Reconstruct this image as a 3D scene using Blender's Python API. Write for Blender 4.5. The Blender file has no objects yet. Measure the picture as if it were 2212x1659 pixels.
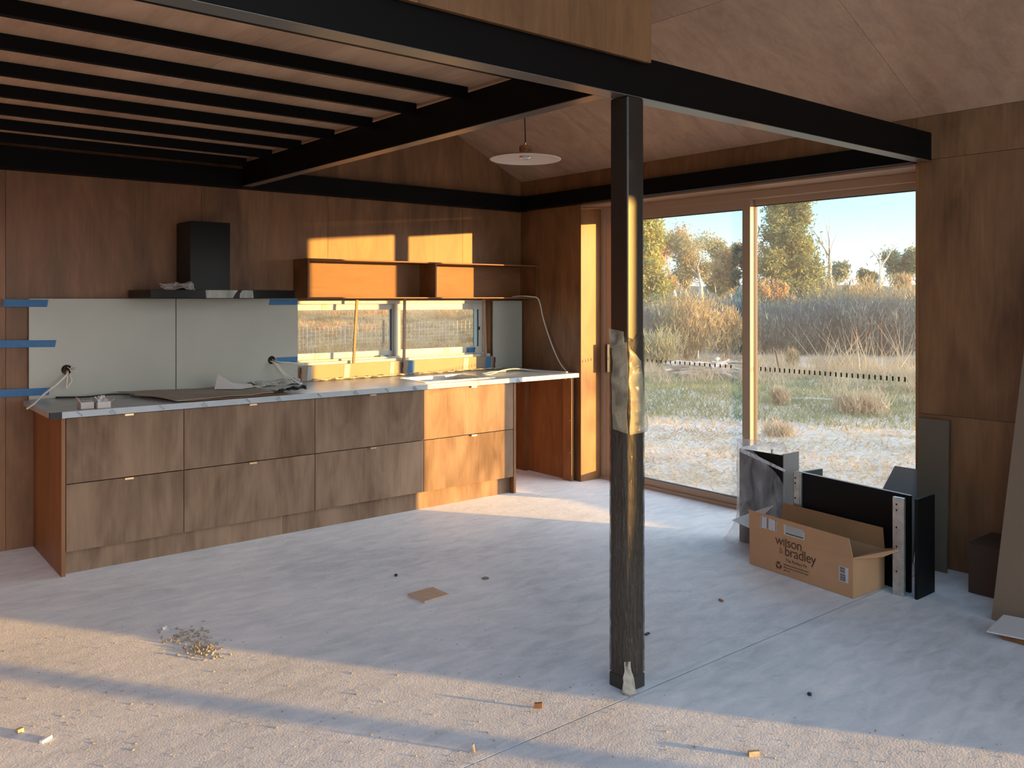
import bpy, math, random
import numpy as np
from mathutils import Vector, Matrix, noise as mnoise
random.seed(7); RNG = np.random.default_rng(7)
S = bpy.context.scene
COL = S.collection
R = math.radians

# ------------------------------------------------------------ camera
cam_d = bpy.data.cameras.new('camera'); cam = bpy.data.objects.new('camera', cam_d); COL.objects.link(cam)
cam.location = (0, 0, 1.55); cam.rotation_euler = (R(90), 0, -R(39.25))
cam_d.sensor_fit = 'HORIZONTAL'; cam_d.sensor_width = 36.0; cam_d.lens = 36.0 * 1858 / 2212
cam_d.shift_x = 0; cam_d.shift_y = -(829.5 - 645) / 2212
cam_d.clip_start = 0.05; cam_d.clip_end = 2000
S.camera = cam

# ------------------------------------------------------------ light, sky, exposure
SUN = Vector((0.569, -0.822, 0.053)).normalized()          # towards the sun, 3 degrees above the horizon
SUN_E, SUN_C = 8.3, (1.0, 0.53, 0.12)
SKY_K = 0.95
S.view_settings.view_transform = 'Standard'; S.view_settings.look = 'None'
S.view_settings.gamma = 1.0; S.view_settings.exposure = 0.86
S.view_settings.use_curve_mapping = False
sl = bpy.data.lights.new('sun', 'SUN'); sl.energy = SUN_E; sl.color = SUN_C; sl.angle = R(0.6)
so = bpy.data.objects.new('sun', sl); COL.objects.link(so); so.location = (20, -30, 12)
so.rotation_euler = SUN.to_track_quat('Z', 'Y').to_euler()

W = bpy.data.worlds.new('sky'); S.world = W; W.use_nodes = True
nt = W.node_tree; nt.nodes.clear()
def nn(t, typ, **kw):
    n = t.nodes.new(typ)
    for k, v in kw.items(): setattr(n, k, v)
    return n
tc = nn(nt, 'ShaderNodeTexCoord'); sp = nn(nt, 'ShaderNodeSeparateXYZ'); nt.links.new(tc.outputs['Generated'], sp.inputs[0])
ramp = nn(nt, 'ShaderNodeValToRGB'); nt.links.new(sp.outputs['Z'], ramp.inputs[0])
cr = ramp.color_ramp
cr.elements[0].position = 0.0; cr.elements[0].color = (0.80, 0.96, 1.0, 1)
cr.elements[1].position = 1.0; cr.elements[1].color = (0.30, 0.58, 1.0, 1)
e = cr.elements.new(0.10); e.color = (0.40, 0.80, 1.0, 1)
e = cr.elements.new(0.30); e.color = (0.42, 0.80, 1.15, 1)
dot = nn(nt, 'ShaderNodeVectorMath', operation='DOT_PRODUCT'); dot.inputs[1].default_value = SUN
nrm = nn(nt, 'ShaderNodeVectorMath', operation='NORMALIZE'); nt.links.new(tc.outputs['Generated'], nrm.inputs[0])
nt.links.new(nrm.outputs[0], dot.inputs[0])
mr = nn(nt, 'ShaderNodeMapRange'); mr.inputs['From Min'].default_value = 0.0; mr.inputs['From Max'].default_value = 1.0
nt.links.new(dot.outputs['Value'], mr.inputs['Value'])
pw = nn(nt, 'ShaderNodeMath', operation='POWER'); pw.inputs[1].default_value = 3.2; nt.links.new(mr.outputs[0], pw.inputs[0])
glow = nn(nt, 'ShaderNodeMixRGB'); glow.inputs[2].default_value = (5.4, 5.3, 5.4, 1)
nt.links.new(pw.outputs[0], glow.inputs[0]); nt.links.new(ramp.outputs[0], glow.inputs[1])
bg = nn(nt, 'ShaderNodeBackground'); bg.inputs['Strength'].default_value = SKY_K
nt.links.new(glow.outputs[0], bg.inputs[0])
wo = nn(nt, 'ShaderNodeOutputWorld'); nt.links.new(bg.outputs[0], wo.inputs[0])

# ------------------------------------------------------------ materials
MATS = {}
def new_mat(name):
    m = bpy.data.materials.new(name); m.use_nodes = True; t = m.node_tree
    for n in list(t.nodes): t.nodes.remove(n)
    out = nn(t, 'ShaderNodeOutputMaterial'); b = nn(t, 'ShaderNodeBsdfPrincipled')
    t.links.new(b.outputs[0], out.inputs[0]); MATS[name] = m
    return m, t, b, out
def solid(name, col, rough=0.5, metal=0.0, spec=0.5, var=0.0, vscale=8, bump=0.0, bscale=60, stretch=None, emit=None, coat=0):
    m, t, b, out = new_mat(name)
    b.inputs['Base Color'].default_value = (*col, 1); b.inputs['Roughness'].default_value = rough
    b.inputs['Metallic'].default_value = metal; b.inputs['Specular IOR Level'].default_value = spec
    if coat: b.inputs['Coat Weight'].default_value = coat
    tcn = nn(t, 'ShaderNodeTexCoord'); mp = nn(t, 'ShaderNodeMapping'); t.links.new(tcn.outputs['Object'], mp.inputs[0])
    if stretch: mp.inputs['Scale'].default_value = stretch
    if var:
        no = nn(t, 'ShaderNodeTexNoise'); no.inputs['Scale'].default_value = vscale; no.inputs['Detail'].default_value = 6
        t.links.new(mp.outputs[0], no.inputs['Vector'])
        r = nn(t, 'ShaderNodeMapRange'); r.inputs['From Min'].default_value = 0.3; r.inputs['From Max'].default_value = 0.7
        r.inputs['To Min'].default_value = 1 - var; r.inputs['To Max'].default_value = 1 + var
        t.links.new(no.outputs['Fac'], r.inputs['Value'])
        vm = nn(t, 'ShaderNodeVectorMath', operation='SCALE'); vm.inputs[0].default_value = col
        t.links.new(r.outputs[0], vm.inputs['Scale']); t.links.new(vm.outputs[0], b.inputs['Base Color'])
    if bump:
        no = nn(t, 'ShaderNodeTexNoise'); no.inputs['Scale'].default_value = bscale; no.inputs['Detail'].default_value = 5
        t.links.new(mp.outputs[0], no.inputs['Vector'])
        bp = nn(t, 'ShaderNodeBump'); bp.inputs['Strength'].default_value = bump; bp.inputs['Distance'].default_value = 0.01
        t.links.new(no.outputs['Fac'], bp.inputs['Height']); t.links.new(bp.outputs[0], b.inputs['Normal'])
    return m
def ply(name, dark, light, axis='z', rough=0.45, figure=1.0, grey=None, spec=0.45):
    """rotary-cut hardwood plywood: stretched grain plus broad flame figure, offset per sheet"""
    m, t, b, out = new_mat(name)
    b.inputs['Roughness'].default_value = rough; b.inputs['Specular IOR Level'].default_value = spec
    tcn = nn(t, 'ShaderNodeTexCoord'); oi = nn(t, 'ShaderNodeObjectInfo')
    off = nn(t, 'ShaderNodeVectorMath', operation='SCALE'); off.inputs[0].default_value = (37, 53, 71)
    t.links.new(oi.outputs['Random'], off.inputs['Scale'])
    add = nn(t, 'ShaderNodeVectorMath', operation='ADD'); t.links.new(tcn.outputs['Object'], add.inputs[0]); t.links.new(off.outputs[0], add.inputs[1])
    s1, s2, s3 = {'z': ((1, 1, 0.07), (1, 1, .28), (1, 1, .35)), 'x': ((0.07, 1, 1), (.28, 1, 1), (.35, 1, 1)), 'y': ((1, .07, 1), (1, .28, 1), (1, .35, 1))}[axis]
    def noisy(sc, scale, detail, dist=0.0):
        mp = nn(t, 'ShaderNodeMapping'); mp.inputs['Scale'].default_value = sc; t.links.new(add.outputs[0], mp.inputs[0])
        no = nn(t, 'ShaderNodeTexNoise'); no.inputs['Scale'].default_value = scale; no.inputs['Detail'].default_value = detail
        no.inputs['Distortion'].default_value = dist; t.links.new(mp.outputs[0], no.inputs['Vector']); return no
    fine = noisy(s1, 60, 5, .2); broad = noisy(s2, 2.6, 5, 1.6); mid = noisy(s2, 7, 6, 1.8)
    mp = nn(t, 'ShaderNodeMapping'); mp.inputs['Scale'].default_value = s3; t.links.new(add.outputs[0], mp.inputs[0])
    no = nn(t, 'ShaderNodeTexNoise'); no.inputs['Scale'].default_value = 1.3; no.inputs['Detail'].default_value = 2; t.links.new(mp.outputs[0], no.inputs['Vector'])
    ml = nn(t, 'ShaderNodeMath', operation='MULTIPLY'); ml.inputs[1].default_value = 26; t.links.new(no.outputs['Fac'], ml.inputs[0])
    sn = nn(t, 'ShaderNodeMath', operation='SINE'); t.links.new(ml.outputs[0], sn.inputs[0])
    def mad(src, k, addsrc=None, c=0.0):
        a = nn(t, 'ShaderNodeMath', operation='MULTIPLY_ADD'); t.links.new(src, a.inputs[0]); a.inputs[1].default_value = k
        if addsrc is not None: t.links.new(addsrc, a.inputs[2])
        else: a.inputs[2].default_value = c
        return a.outputs[0]
    v = mad(fine.outputs['Fac'], .30, None, .5 - .15 - .475 * figure - .25)
    v = mad(broad.outputs['Fac'], .95 * figure, v)
    v = mad(mid.outputs['Fac'], .50, v)
    v = mad(sn.outputs[0], .055 * figure, v)
    rp = nn(t, 'ShaderNodeValToRGB'); t.links.new(v, rp.inputs[0])
    rp.color_ramp.elements[0].position = .15; rp.color_ramp.elements[0].color = (*dark, 1)
    rp.color_ramp.elements[1].position = .79; rp.color_ramp.elements[1].color = (*[min(1, q * 1.12) for q in light], 1)
    # sheet to sheet tone
    r2 = nn(t, 'ShaderNodeMapRange'); r2.inputs['To Min'].default_value = .90; r2.inputs['To Max'].default_value = 1.10
    t.links.new(oi.outputs['Random'], r2.inputs['Value'])
    vm = nn(t, 'ShaderNodeVectorMath', operation='SCALE'); t.links.new(rp.outputs[0], vm.inputs[0]); t.links.new(r2.outputs[0], vm.inputs['Scale'])
    t.links.new(vm.outputs[0], b.inputs['Base Color'])
    bp = nn(t, 'ShaderNodeBump'); bp.inputs['Strength'].default_value = .12; bp.inputs['Distance'].default_value = .002
    t.links.new(fine.outputs['Fac'], bp.inputs['Height']); t.links.new(bp.outputs[0], b.inputs['Normal'])
    return m

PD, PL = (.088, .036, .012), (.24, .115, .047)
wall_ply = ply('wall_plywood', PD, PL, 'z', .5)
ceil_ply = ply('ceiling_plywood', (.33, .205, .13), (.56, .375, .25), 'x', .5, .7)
cab_ply = ply('cabinet_plywood', (.115, .070, .042), (.275, .185, .122), 'z', .68, 1.3, spec=.15)
shelf_ply = ply('shelf_plywood', (.13, .055, .020), (.24, .11, .042), 'x', .55, spec=.3)
side_ply = ply('side_plywood', (.14, .053, .016), (.29, .13, .047), 'z', .5)
deck_ply = ply('deck_plywood', (.36, .22, .13), (.60, .40, .25), 'y', .55)
edge_ply = solid('plywood_edge', (.30, .20, .12), .7, var=.3, vscale=60, stretch=(30, 30, 1))
lining = solid('door_lining_timber', (.33, .20, .12), .5, var=.12, vscale=20, stretch=(1, .1, 1))
steel = solid('black_painted_steel', (.0045, .004, .0038), .5, 0, .10)
steel_soffit = steel
post_m = solid('black_post_paint', (.013, .010, .007), .36, 0, .7, bump=.05, bscale=220)
frame_m = solid('tan_window_frame', (.40, .29, .20), .38)
frame_w = solid('white_window_frame', (.55, .54, .48), .4)
gasket = solid('dark_gasket', (.02, .02, .02), .6)
splash_m = solid('grey_splashback', (.40, .41, .35), .35, 0, .4, var=.05, vscale=3)
film = solid('worktop_film', (.42, .47, .50), .28, 0, .5, var=.12, vscale=9, bump=.12, bscale=14)
film_edge = solid('worktop_edge_film', (.42, .47, .50), .33, 0, .5, var=.05, vscale=12)
blue = solid('blue_masking_tape', (.035, .15, .33), .6, var=.1, vscale=30)
pale = solid('pale_masking_tape', (.42, .45, .45), .6)
brass = solid('brass_handle', (.85, .62, .36), .32, 1.0)
stain = solid('stainless_steel', (.75, .75, .74), .22, 1.0)
galv = solid('galvanised_steel', (.50, .52, .50), .38, .85, var=.18, vscale=30)
black_panel = solid('black_panel', (.006, .006, .006), .5, 0, .15)
grey_panel = solid('pale_grey_panel', (.27, .25, .235), .6)
hood_m = solid('hood_black_glass', (.006, .006, .005), .20, 0, .16)
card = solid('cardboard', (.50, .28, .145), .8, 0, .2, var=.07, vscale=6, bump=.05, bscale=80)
card_in = solid('cardboard_inside', (.34, .18, .08), .85, 0, .2, var=.06, vscale=6)
white_card = solid('white_card', (.72, .72, .70), .6)
ink = solid('printed_ink', (.09, .035, .018), .7)
blk = solid('black_ink', (.02, .02, .02), .7)
white_lbl = solid('white_label', (.55, .52, .50), .5)
green = solid('green_print', (.03, .13, .02), .5)
paperm = solid('kraft_paper', (.40, .36, .30), .75, var=.08, vscale=8)
plasterb = solid('sheet_board', (.19, .125, .078), .75, var=.05, vscale=4)
cork = solid('cork', (.36, .19, .09), .8, var=.35, vscale=60, bump=.4, bscale=80)
copper = solid('copper_shade', (.55, .33, .22), .35, .2)
lampwhite = solid('shade_inside', (.80, .66, .55), .5)
cable_w = solid('white_cable', (.74, .71, .62), .45)
copperwire = solid('copper_wire', (.55, .22, .10), .35, .9)
rubber = solid('black_cable', (.02, .02, .02), .5)
dark_hole = solid('dark_cavity', (.01, .01, .01), .9)
bark_w = solid('pale_gum_bark', (.62, .54, .44), .7, var=.25, vscale=6)
bark_g = solid('grey_bark', (.34, .29, .25), .8, var=.25, vscale=4)
bark_b = solid('brown_bark', (.22, .15, .10), .9, var=.25, vscale=4)
peg = solid('rust_peg', (.10, .04, .025), .7)
woodm = solid('weathered_wood', (.42, .34, .27), .8, var=.3, vscale=8)
chipm = solid('wood_chip', (.36, .29, .20), .8, var=.3, vscale=50)
chipg = solid('grey_grit', (.33, .31, .28), .85, var=.3, vscale=50)
wire_m = solid('fence_wire', (.7, .66, .6), .4, .6)
sealant = solid('red_sealant', (.20, .04, .03), .5)

def leafmat(name, c1, c2, scale=3, trans=.35):
    m, t, b, out = new_mat(name)
    tcn = nn(t, 'ShaderNodeTexCoord'); no = nn(t, 'ShaderNodeTexNoise'); no.inputs['Scale'].default_value = scale; no.inputs['Detail'].default_value = 4
    t.links.new(tcn.outputs['Object'], no.inputs['Vector'])
    rp = nn(t, 'ShaderNodeValToRGB'); t.links.new(no.outputs['Fac'], rp.inputs[0])
    rp.color_ramp.elements[0].position = .38; rp.color_ramp.elements[0].color = (*c1, 1)
    rp.color_ramp.elements[1].position = .62; rp.color_ramp.elements[1].color = (*c2, 1)
    t.links.new(rp.outputs[0], b.inputs['Base Color']); b.inputs['Roughness'].default_value = .7; b.inputs['Specular IOR Level'].default_value = .2
    tr = nn(t, 'ShaderNodeBsdfTranslucent'); t.links.new(rp.outputs[0], tr.inputs[0])
    mx = nn(t, 'ShaderNodeMixShader'); mx.inputs[0].default_value = trans
    t.links.new(b.outputs[0], mx.inputs[1]); t.links.new(tr.outputs[0], mx.inputs[2]); t.links.new(mx.outputs[0], out.inputs[0])
    return m
leaf_pine = leafmat('conifer_leaf', (.15, .18, .08), (.32, .31, .11), 1.0)
leaf_gum = leafmat('gum_leaf', (.26, .26, .14), (.44, .37, .19), 1.2)
leaf_far = leafmat('far_leaf', (.18, .21, .13), (.33, .32, .17), .7)
leaf_yel = leafmat('yellow_leaf', (.22, .24, .07), (.46, .42, .10), 1.2)
leaf_rust = leafmat('rust_leaf', (.32, .23, .12), (.52, .34, .15), 1.2)
leaf_bush = leafmat('scrub_leaf', (.055, .10, .12), (.14, .19, .175), .9)
leaf_tan = leafmat('tan_scrub_leaf', (.28, .22, .11), (.48, .36, .18), 1.5)
grass_dry = leafmat('dry_grass', (.42, .30, .18), (.62, .46, .28), 1.5, .4)
grass_gold = leafmat('golden_grass', (.45, .25, .10), (.66, .42, .18), 1.0, .4)
grass_grn = leafmat('green_grass', (.14, .19, .09), (.28, .28, .13), 1.5, .4)

def glass_mat(name, tint=(.97, .98, .98), dust=.0):
    m, t, b, out = new_mat(name); t.nodes.remove(b)
    tr = nn(t, 'ShaderNodeBsdfTransparent'); tr.inputs[0].default_value = (*tint, 1)
    gl = nn(t, 'ShaderNodeBsdfGlossy'); gl.inputs['Roughness'].default_value = .0
    fr = nn(t, 'ShaderNodeFresnel'); fr.inputs['IOR'].default_value = 1.5
    ge = nn(t, 'ShaderNodeNewGeometry'); iv = nn(t, 'ShaderNodeMath', operation='SUBTRACT'); iv.inputs[0].default_value = 1.0
    t.links.new(ge.outputs['Backfacing'], iv.inputs[1]); ml = nn(t, 'ShaderNodeMath', operation='MULTIPLY')
    t.links.new(iv.outputs[0], ml.inputs[0]); t.links.new(fr.outputs[0], ml.inputs[1])
    mx = nn(t, 'ShaderNodeMixShader'); t.links.new(ml.outputs[0], mx.inputs[0])
    t.links.new(tr.outputs[0], mx.inputs[1]); t.links.new(gl.outputs[0], mx.inputs[2])
    if dust:
        df = nn(t, 'ShaderNodeBsdfTranslucent'); df.inputs[0].default_value = (.9, .9, .88, 1)
        m2 = nn(t, 'ShaderNodeMixShader'); m2.inputs[0].default_value = dust
        t.links.new(mx.outputs[0], m2.inputs[1]); t.links.new(df.outputs[0], m2.inputs[2]); t.links.new(m2.outputs[0], out.inputs[0])
    else: t.links.new(mx.outputs[0], out.inputs[0])
    return m
glass = glass_mat('window_glass', (.97, .98, .98), .02)
def film_mat(name, alpha, col=(.8, .8, .78), bump=.6, bscale=18, stretch=(1, 1, 1), rough=.12):
    m, t, b, out = new_mat(name)
    b.inputs['Base Color'].default_value = (*col, 1); b.inputs['Roughness'].default_value = rough; b.inputs['Specular IOR Level'].default_value = .8
    tcn = nn(t, 'ShaderNodeTexCoord'); mp = nn(t, 'ShaderNodeMapping'); mp.inputs['Scale'].default_value = stretch
    mp.inputs['Rotation'].default_value = (R(0), R(35), R(0)); t.links.new(tcn.outputs['Object'], mp.inputs[0])
    no = nn(t, 'ShaderNodeTexNoise'); no.inputs['Scale'].default_value = bscale; no.inputs['Detail'].default_value = 4; no.inputs['Distortion'].default_value = .8
    t.links.new(mp.outputs[0], no.inputs['Vector'])
    bp = nn(t, 'ShaderNodeBump'); bp.inputs['Strength'].default_value = bump; bp.inputs['Distance'].default_value = .012
    t.links.new(no.outputs['Fac'], bp.inputs['Height']); t.links.new(bp.outputs[0], b.inputs['Normal'])
    tr = nn(t, 'ShaderNodeBsdfTransparent'); mx = nn(t, 'ShaderNodeMixShader')
    r = nn(t, 'ShaderNodeMapRange'); r.inputs['From Min'].default_value = .35; r.inputs['From Max'].default_value = .65
    r.inputs['To Min'].default_value = alpha * .5; r.inputs['To Max'].default_value = min(1, alpha * 1.5)
    t.links.new(no.outputs['Fac'], r.inputs['Value']); t.links.new(r.outputs[0], mx.inputs[0])
    t.links.new(tr.outputs[0], mx.inputs[1]); t.links.new(b.outputs[0], mx.inputs[2]); t.links.new(mx.outputs[0], out.inputs[0])
    return m
wrapfilm = film_mat('stretch_film', .5, (.075, .060, .038), 1.6, 30, (4, 4, 1.0), .13)
polythene = film_mat('clear_polythene', .28, (.72, .72, .72), .9, 9, (1, 1, .5), .2)
flapfilm = film_mat('loose_film', .33, (.55, .50, .34), .9, 12, (1, 1, 1), .2)

# concrete
m, t, b, out = new_mat('concrete'); concrete = m
tcn = nn(t, 'ShaderNodeTexCoord')
def cnoise(scale, detail, st=(1, 1, 1), rot=0, dist=0):
    mp = nn(t, 'ShaderNodeMapping'); mp.inputs['Scale'].default_value = st; mp.inputs['Rotation'].default_value = (0, 0, rot)
    t.links.new(tcn.outputs['Object'], mp.inputs[0])
    no = nn(t, 'ShaderNodeTexNoise'); no.inputs['Scale'].default_value = scale; no.inputs['Detail'].default_value = detail; no.inputs['Distortion'].default_value = dist
    t.links.new(mp.outputs[0], no.inputs['Vector']); return no.outputs['Fac']
a = cnoise(.8, 7, dist=.9); b2 = cnoise(5.5, 10, (1, 2.6, 1), .6, .7); c = cnoise(60, 4)
def mad(src, k, addsrc=None, cst=0.0):
    q = nn(t, 'ShaderNodeMath', operation='MULTIPLY_ADD'); t.links.new(src, q.inputs[0]); q.inputs[1].default_value = k
    if addsrc is not None: t.links.new(addsrc, q.inputs[2])
    else: q.inputs[2].default_value = cst
    return q.outputs[0]
v = mad(a, .75, None, -.08); v = mad(b2, .70, v); v = mad(c, .16, v)
rp = nn(t, 'ShaderNodeValToRGB'); t.links.new(v, rp.inputs[0])
rp.color_ramp.elements[0].position = .36; rp.color_ramp.elements[0].color = (.21, .22, .23, 1)
rp.color_ramp.elements[1].position = 1.0; rp.color_ramp.elements[1].color = (.72, .70, .68, 1)
q = rp.color_ramp.elements.new(.66); q.color = (.45, .47, .49, 1)
t.links.new(rp.outputs[0], b.inputs['Base Color']); b.inputs['Roughness'].default_value = .55; b.inputs['Specular IOR Level'].default_value = .45
b.inputs['Sheen Weight'].default_value = .7; b.inputs['Sheen Roughness'].default_value = .5
d = cnoise(26, 6, dist=.5); e2 = cnoise(130, 3)
hh = mad(d, .5, None, 0); hh = mad(e2, .40, hh); hh = mad(b2, .12, hh)
bp = nn(t, 'ShaderNodeBump'); bp.inputs['Strength'].default_value = .42; bp.inputs['Distance'].default_value = .006
t.links.new(hh, bp.inputs['Height']); t.links.new(bp.outputs[0], b.inputs['Normal'])

# outside earth
m, t, b, out = new_mat('paddock_earth'); earth = m
tcn = nn(t, 'ShaderNodeTexCoord')
a = cnoise(.22, 5, dist=.5); b2 = cnoise(2.5, 8, (1, 1, 1), 0, .6); c = cnoise(16, 6)
v = mad(a, .5, None, -.05); v = mad(b2, .45, v); v = mad(c, .35, v)
rp = nn(t, 'ShaderNodeValToRGB'); t.links.new(v, rp.inputs[0])
rp.color_ramp.elements[0].position = .36; rp.color_ramp.elements[0].color = (.20, .20, .14, 1)
rp.color_ramp.elements[1].position = .78; rp.color_ramp.elements[1].color = (.60, .50, .42, 1)
q = rp.color_ramp.elements.new(.52); q.color = (.38, .32, .25, 1)
# dry grass slope north of the house, gravel yard to the east
sx_ = nn(t, 'ShaderNodeSeparateXYZ'); t.links.new(tcn.outputs['Object'], sx_.inputs[0])
q1 = nn(t, 'ShaderNodeMath', operation='MULTIPLY_ADD'); t.links.new(sx_.outputs['X'], q1.inputs[0]); q1.inputs[1].default_value = -1.15; t.links.new(sx_.outputs['Y'], q1.inputs[2])
q2 = nn(t, 'ShaderNodeMapRange'); q2.inputs['From Min'].default_value = -2; q2.inputs['From Max'].default_value = 4; t.links.new(q1.outputs[0], q2.inputs['Value'])
rg = nn(t, 'ShaderNodeValToRGB'); t.links.new(v, rg.inputs[0])
rg.color_ramp.elements[0].position = .40; rg.color_ramp.elements[0].color = (.24, .15, .08, 1)
rg.color_ramp.elements[1].position = .70; rg.color_ramp.elements[1].color = (.55, .34, .15, 1)
mxc = nn(t, 'ShaderNodeMixRGB'); t.links.new(q2.outputs[0], mxc.inputs[0]); t.links.new(rp.outputs[0], mxc.inputs[1]); t.links.new(rg.outputs[0], mxc.inputs[2])
t.links.new(mxc.outputs[0], b.inputs['Base Color']); b.inputs['Roughness'].default_value = .9; b.inputs['Specular IOR Level'].default_value = .1
hh = mad(b2, .8, None, 0); hh = mad(c, .45, hh)
bp = nn(t, 'ShaderNodeBump'); bp.inputs['Strength'].default_value = .8; bp.inputs['Distance'].default_value = .07
t.links.new(hh, bp.inputs['Height']); t.links.new(bp.outputs[0], b.inputs['Normal'])

# ------------------------------------------------------------ geometry helpers
NAMES = {}
class MB:
    def __init__(s): s.v = []; s.f = []
    def add(s, vs, fs):
        n = len(s.v); s.v += [tuple(p) for p in vs]; s.f += [tuple(i + n for i in f) for f in fs]; return s
    def box(s, x0, x1, y0, y1, z0, z1):
        return s.add([(x0, y0, z0), (x1, y0, z0), (x1, y1, z0), (x0, y1, z0), (x0, y0, z1), (x1, y0, z1), (x1, y1, z1), (x0, y1, z1)],
                     [(0, 3, 2, 1), (4, 5, 6, 7), (0, 1, 5, 4), (1, 2, 6, 5), (2, 3, 7, 6), (3, 0, 4, 7)])
    def obox(s, o, ax, ay, az):
        o = Vector(o); ax = Vector(ax); ay = Vector(ay); az = Vector(az)
        p = [o, o + ax, o + ax + ay, o + ay]
        vs = p + [q + az for q in p]
        fs = [(0, 3, 2, 1), (4, 5, 6, 7), (0, 1, 5, 4), (1, 2, 6, 5), (2, 3, 7, 6), (3, 0, 4, 7)]
        if ax.cross(ay).dot(az) < 0: fs = [tuple(reversed(f)) for f in fs]
        return s.add(vs, fs)
    def tube(s, pts, r, n=8, caps=True):
        pts = [Vector(p) for p in pts]; rs = r if isinstance(r, (list, tuple)) else [r] * len(pts)
        vs = []; fs = []; prev = None
        for i, p in enumerate(pts):
            d = (pts[min(i + 1, len(pts) - 1)] - pts[max(i - 1, 0)]).normalized()
            if prev is None:
                u = d.cross(Vector((0, 0, 1)))
                if u.length < 1e-3: u = d.cross(Vector((1, 0, 0)))
            else: u = prev - d * prev.dot(d)
            u.normalize(); w = d.cross(u); prev = u
            for k in range(n):
                a = 2 * math.pi * k / n; vs.append(p + (u * math.cos(a) + w * math.sin(a)) * rs[i])
        for i in range(len(pts) - 1):
            for k in range(n):
                k2 = (k + 1) % n; fs.append((i * n + k, i * n + k2, (i + 1) * n + k2, (i + 1) * n + k))
        if caps: fs.append(tuple(reversed(range(n)))); fs.append(tuple(range((len(pts) - 1) * n, len(pts) * n)))
        return s.add(vs, fs)
    def lathe(s, prof, c, n=40):
        vs = []; fs = []
        for r, z in prof:
            for k in range(n):
                a = 2 * math.pi * k / n; vs.append((c[0] + r * math.cos(a), c[1] + r * math.sin(a), c[2] + z))
        for i in range(len(prof) - 1):
            for k in range(n):
                k2 = (k + 1) % n; fs.append((i * n + k, i * n + k2, (i + 1) * n + k2, (i + 1) * n + k))
        return s.add(vs, fs)
    def build(s, name, mat, parent=None, bev=0, smooth=False, solid=0, sub=0):
        me = bpy.data.meshes.new(name)
        org = Vector((0, 0, 0)); p = parent
        while p is not None: org += p.location; p = p.parent
        me.from_pydata([tuple(Vector(v) - org) for v in s.v], [], s.f); me.update()
        for mm in (mat if isinstance(mat, (list, tuple)) else [mat]): me.materials.append(mm)
        if smooth:
            for pl in me.polygons: pl.use_smooth = True
        o = bpy.data.objects.new(name, me); COL.objects.link(o)
        if parent is not None: o.parent = parent
        if sub:
            q = o.modifiers.new('sub', 'SUBSURF'); q.levels = q.render_levels = sub
        if solid:
            q = o.modifiers.new('solid', 'SOLIDIFY'); q.thickness = solid; q.offset = 0
        if bev:
            q = o.modifiers.new('bevel', 'BEVEL'); q.width = bev; q.segments = 2; q.limit_method = 'ANGLE'
        return o
def B(*a): return MB().box(*a)
def empty(name, loc, parent=None):
    o = bpy.data.objects.new(name, None); COL.objects.link(o); o.location = loc; o.empty_display_size = .05
    if parent: o.parent = parent
    return o
def tag(o, label=None, cat=None, group=None, kind=None):
    if label: o['label'] = label
    if cat: o['category'] = cat
    if group: o['group'] = group
    if kind: o['kind'] = kind
    return o
def thing(name, loc, label, cat, group=None): return tag(empty(name, loc), label, cat, group)
def struct(o, label=None): return tag(o, label, None, None, 'structure')
def crumple(pts, nu, nv, amp, seed, scale=6):
    """bilinear patch through 4 corners, crumpled"""
    a, b_, c_, d_ = [Vector(p) for p in pts]; mb = MB(); vs = []
    n = (b_ - a).cross(d_ - a).normalized()
    for j in range(nv + 1):
        for i in range(nu + 1):
            u, v = i / nu, j / nv
            p = a * (1 - u) * (1 - v) + b_ * u * (1 - v) + c_ * u * v + d_ * (1 - u) * v
            q = p * scale + Vector((seed, seed * 2, seed * 3))
            k = mnoise.noise(q) + .5 * mnoise.noise(q * 2.3)
            vs.append(p + n * amp * k + Vector((mnoise.noise(q + Vector((9, 0, 0))), mnoise.noise(q + Vector((0, 9, 0))), 0)) * amp * .4)
    fs = [(j * (nu + 1) + i, j * (nu + 1) + i + 1, (j + 1) * (nu + 1) + i + 1, (j + 1) * (nu + 1) + i) for j in range(nv) for i in range(nu)]
    return mb.add(vs, fs)
def text(s_, size, mat, parent, loc, xdir, ydir, name='printed_text', space=1.0, ext=.0003):
    cu = bpy.data.curves.new(name, 'FONT'); cu.body = s_; cu.size = size; cu.extrude = ext; cu.space_character = space; cu.resolution_u = 3
    tmp = bpy.data.objects.new(name, cu); me = bpy.data.meshes.new_from_object(tmp); bpy.data.objects.remove(tmp)
    me.materials.clear(); me.materials.append(mat); me.name = name
    o = bpy.data.objects.new(name, me); COL.objects.link(o)
    x = Vector(xdir).normalized(); y = Vector(ydir); y = (y - x * y.dot(x)).normalized(); z = x.cross(y)
    M = Matrix((x, y, z)).transposed().to_4x4()
    org = Vector((0, 0, 0)); p = parent
    while p is not None: org += p.location; p = p.parent
    M.translation = Vector(loc) - org; o.parent = parent; o.matrix_local = M
    return o

# ------------------------------------------------------------ structure: floor
XW, YW = 5.06, 6.065          # inner faces: sliding door wall, kitchen wall
X0, Y0 = -3.1, -5.4
JY = 2.302
floor = struct(B(X0, XW + .26, Y0, YW + .1, -.25, -.03).build('floor', concrete))
B(X0, XW, Y0, JY - .0025, -.03, 0).build('slab', concrete, floor, bev=.0015)
B(X0, XW, JY + .0025, YW, -.03, 0).build('slab', concrete, floor, bev=.0015)
B(XW, XW + .235, 2.42, 5.27, -.03, -.001).build('threshold', concrete, floor)
B(XW, XW + .235, -4.6, -1.33, -.03, -.001).build('threshold', concrete, floor)

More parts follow.
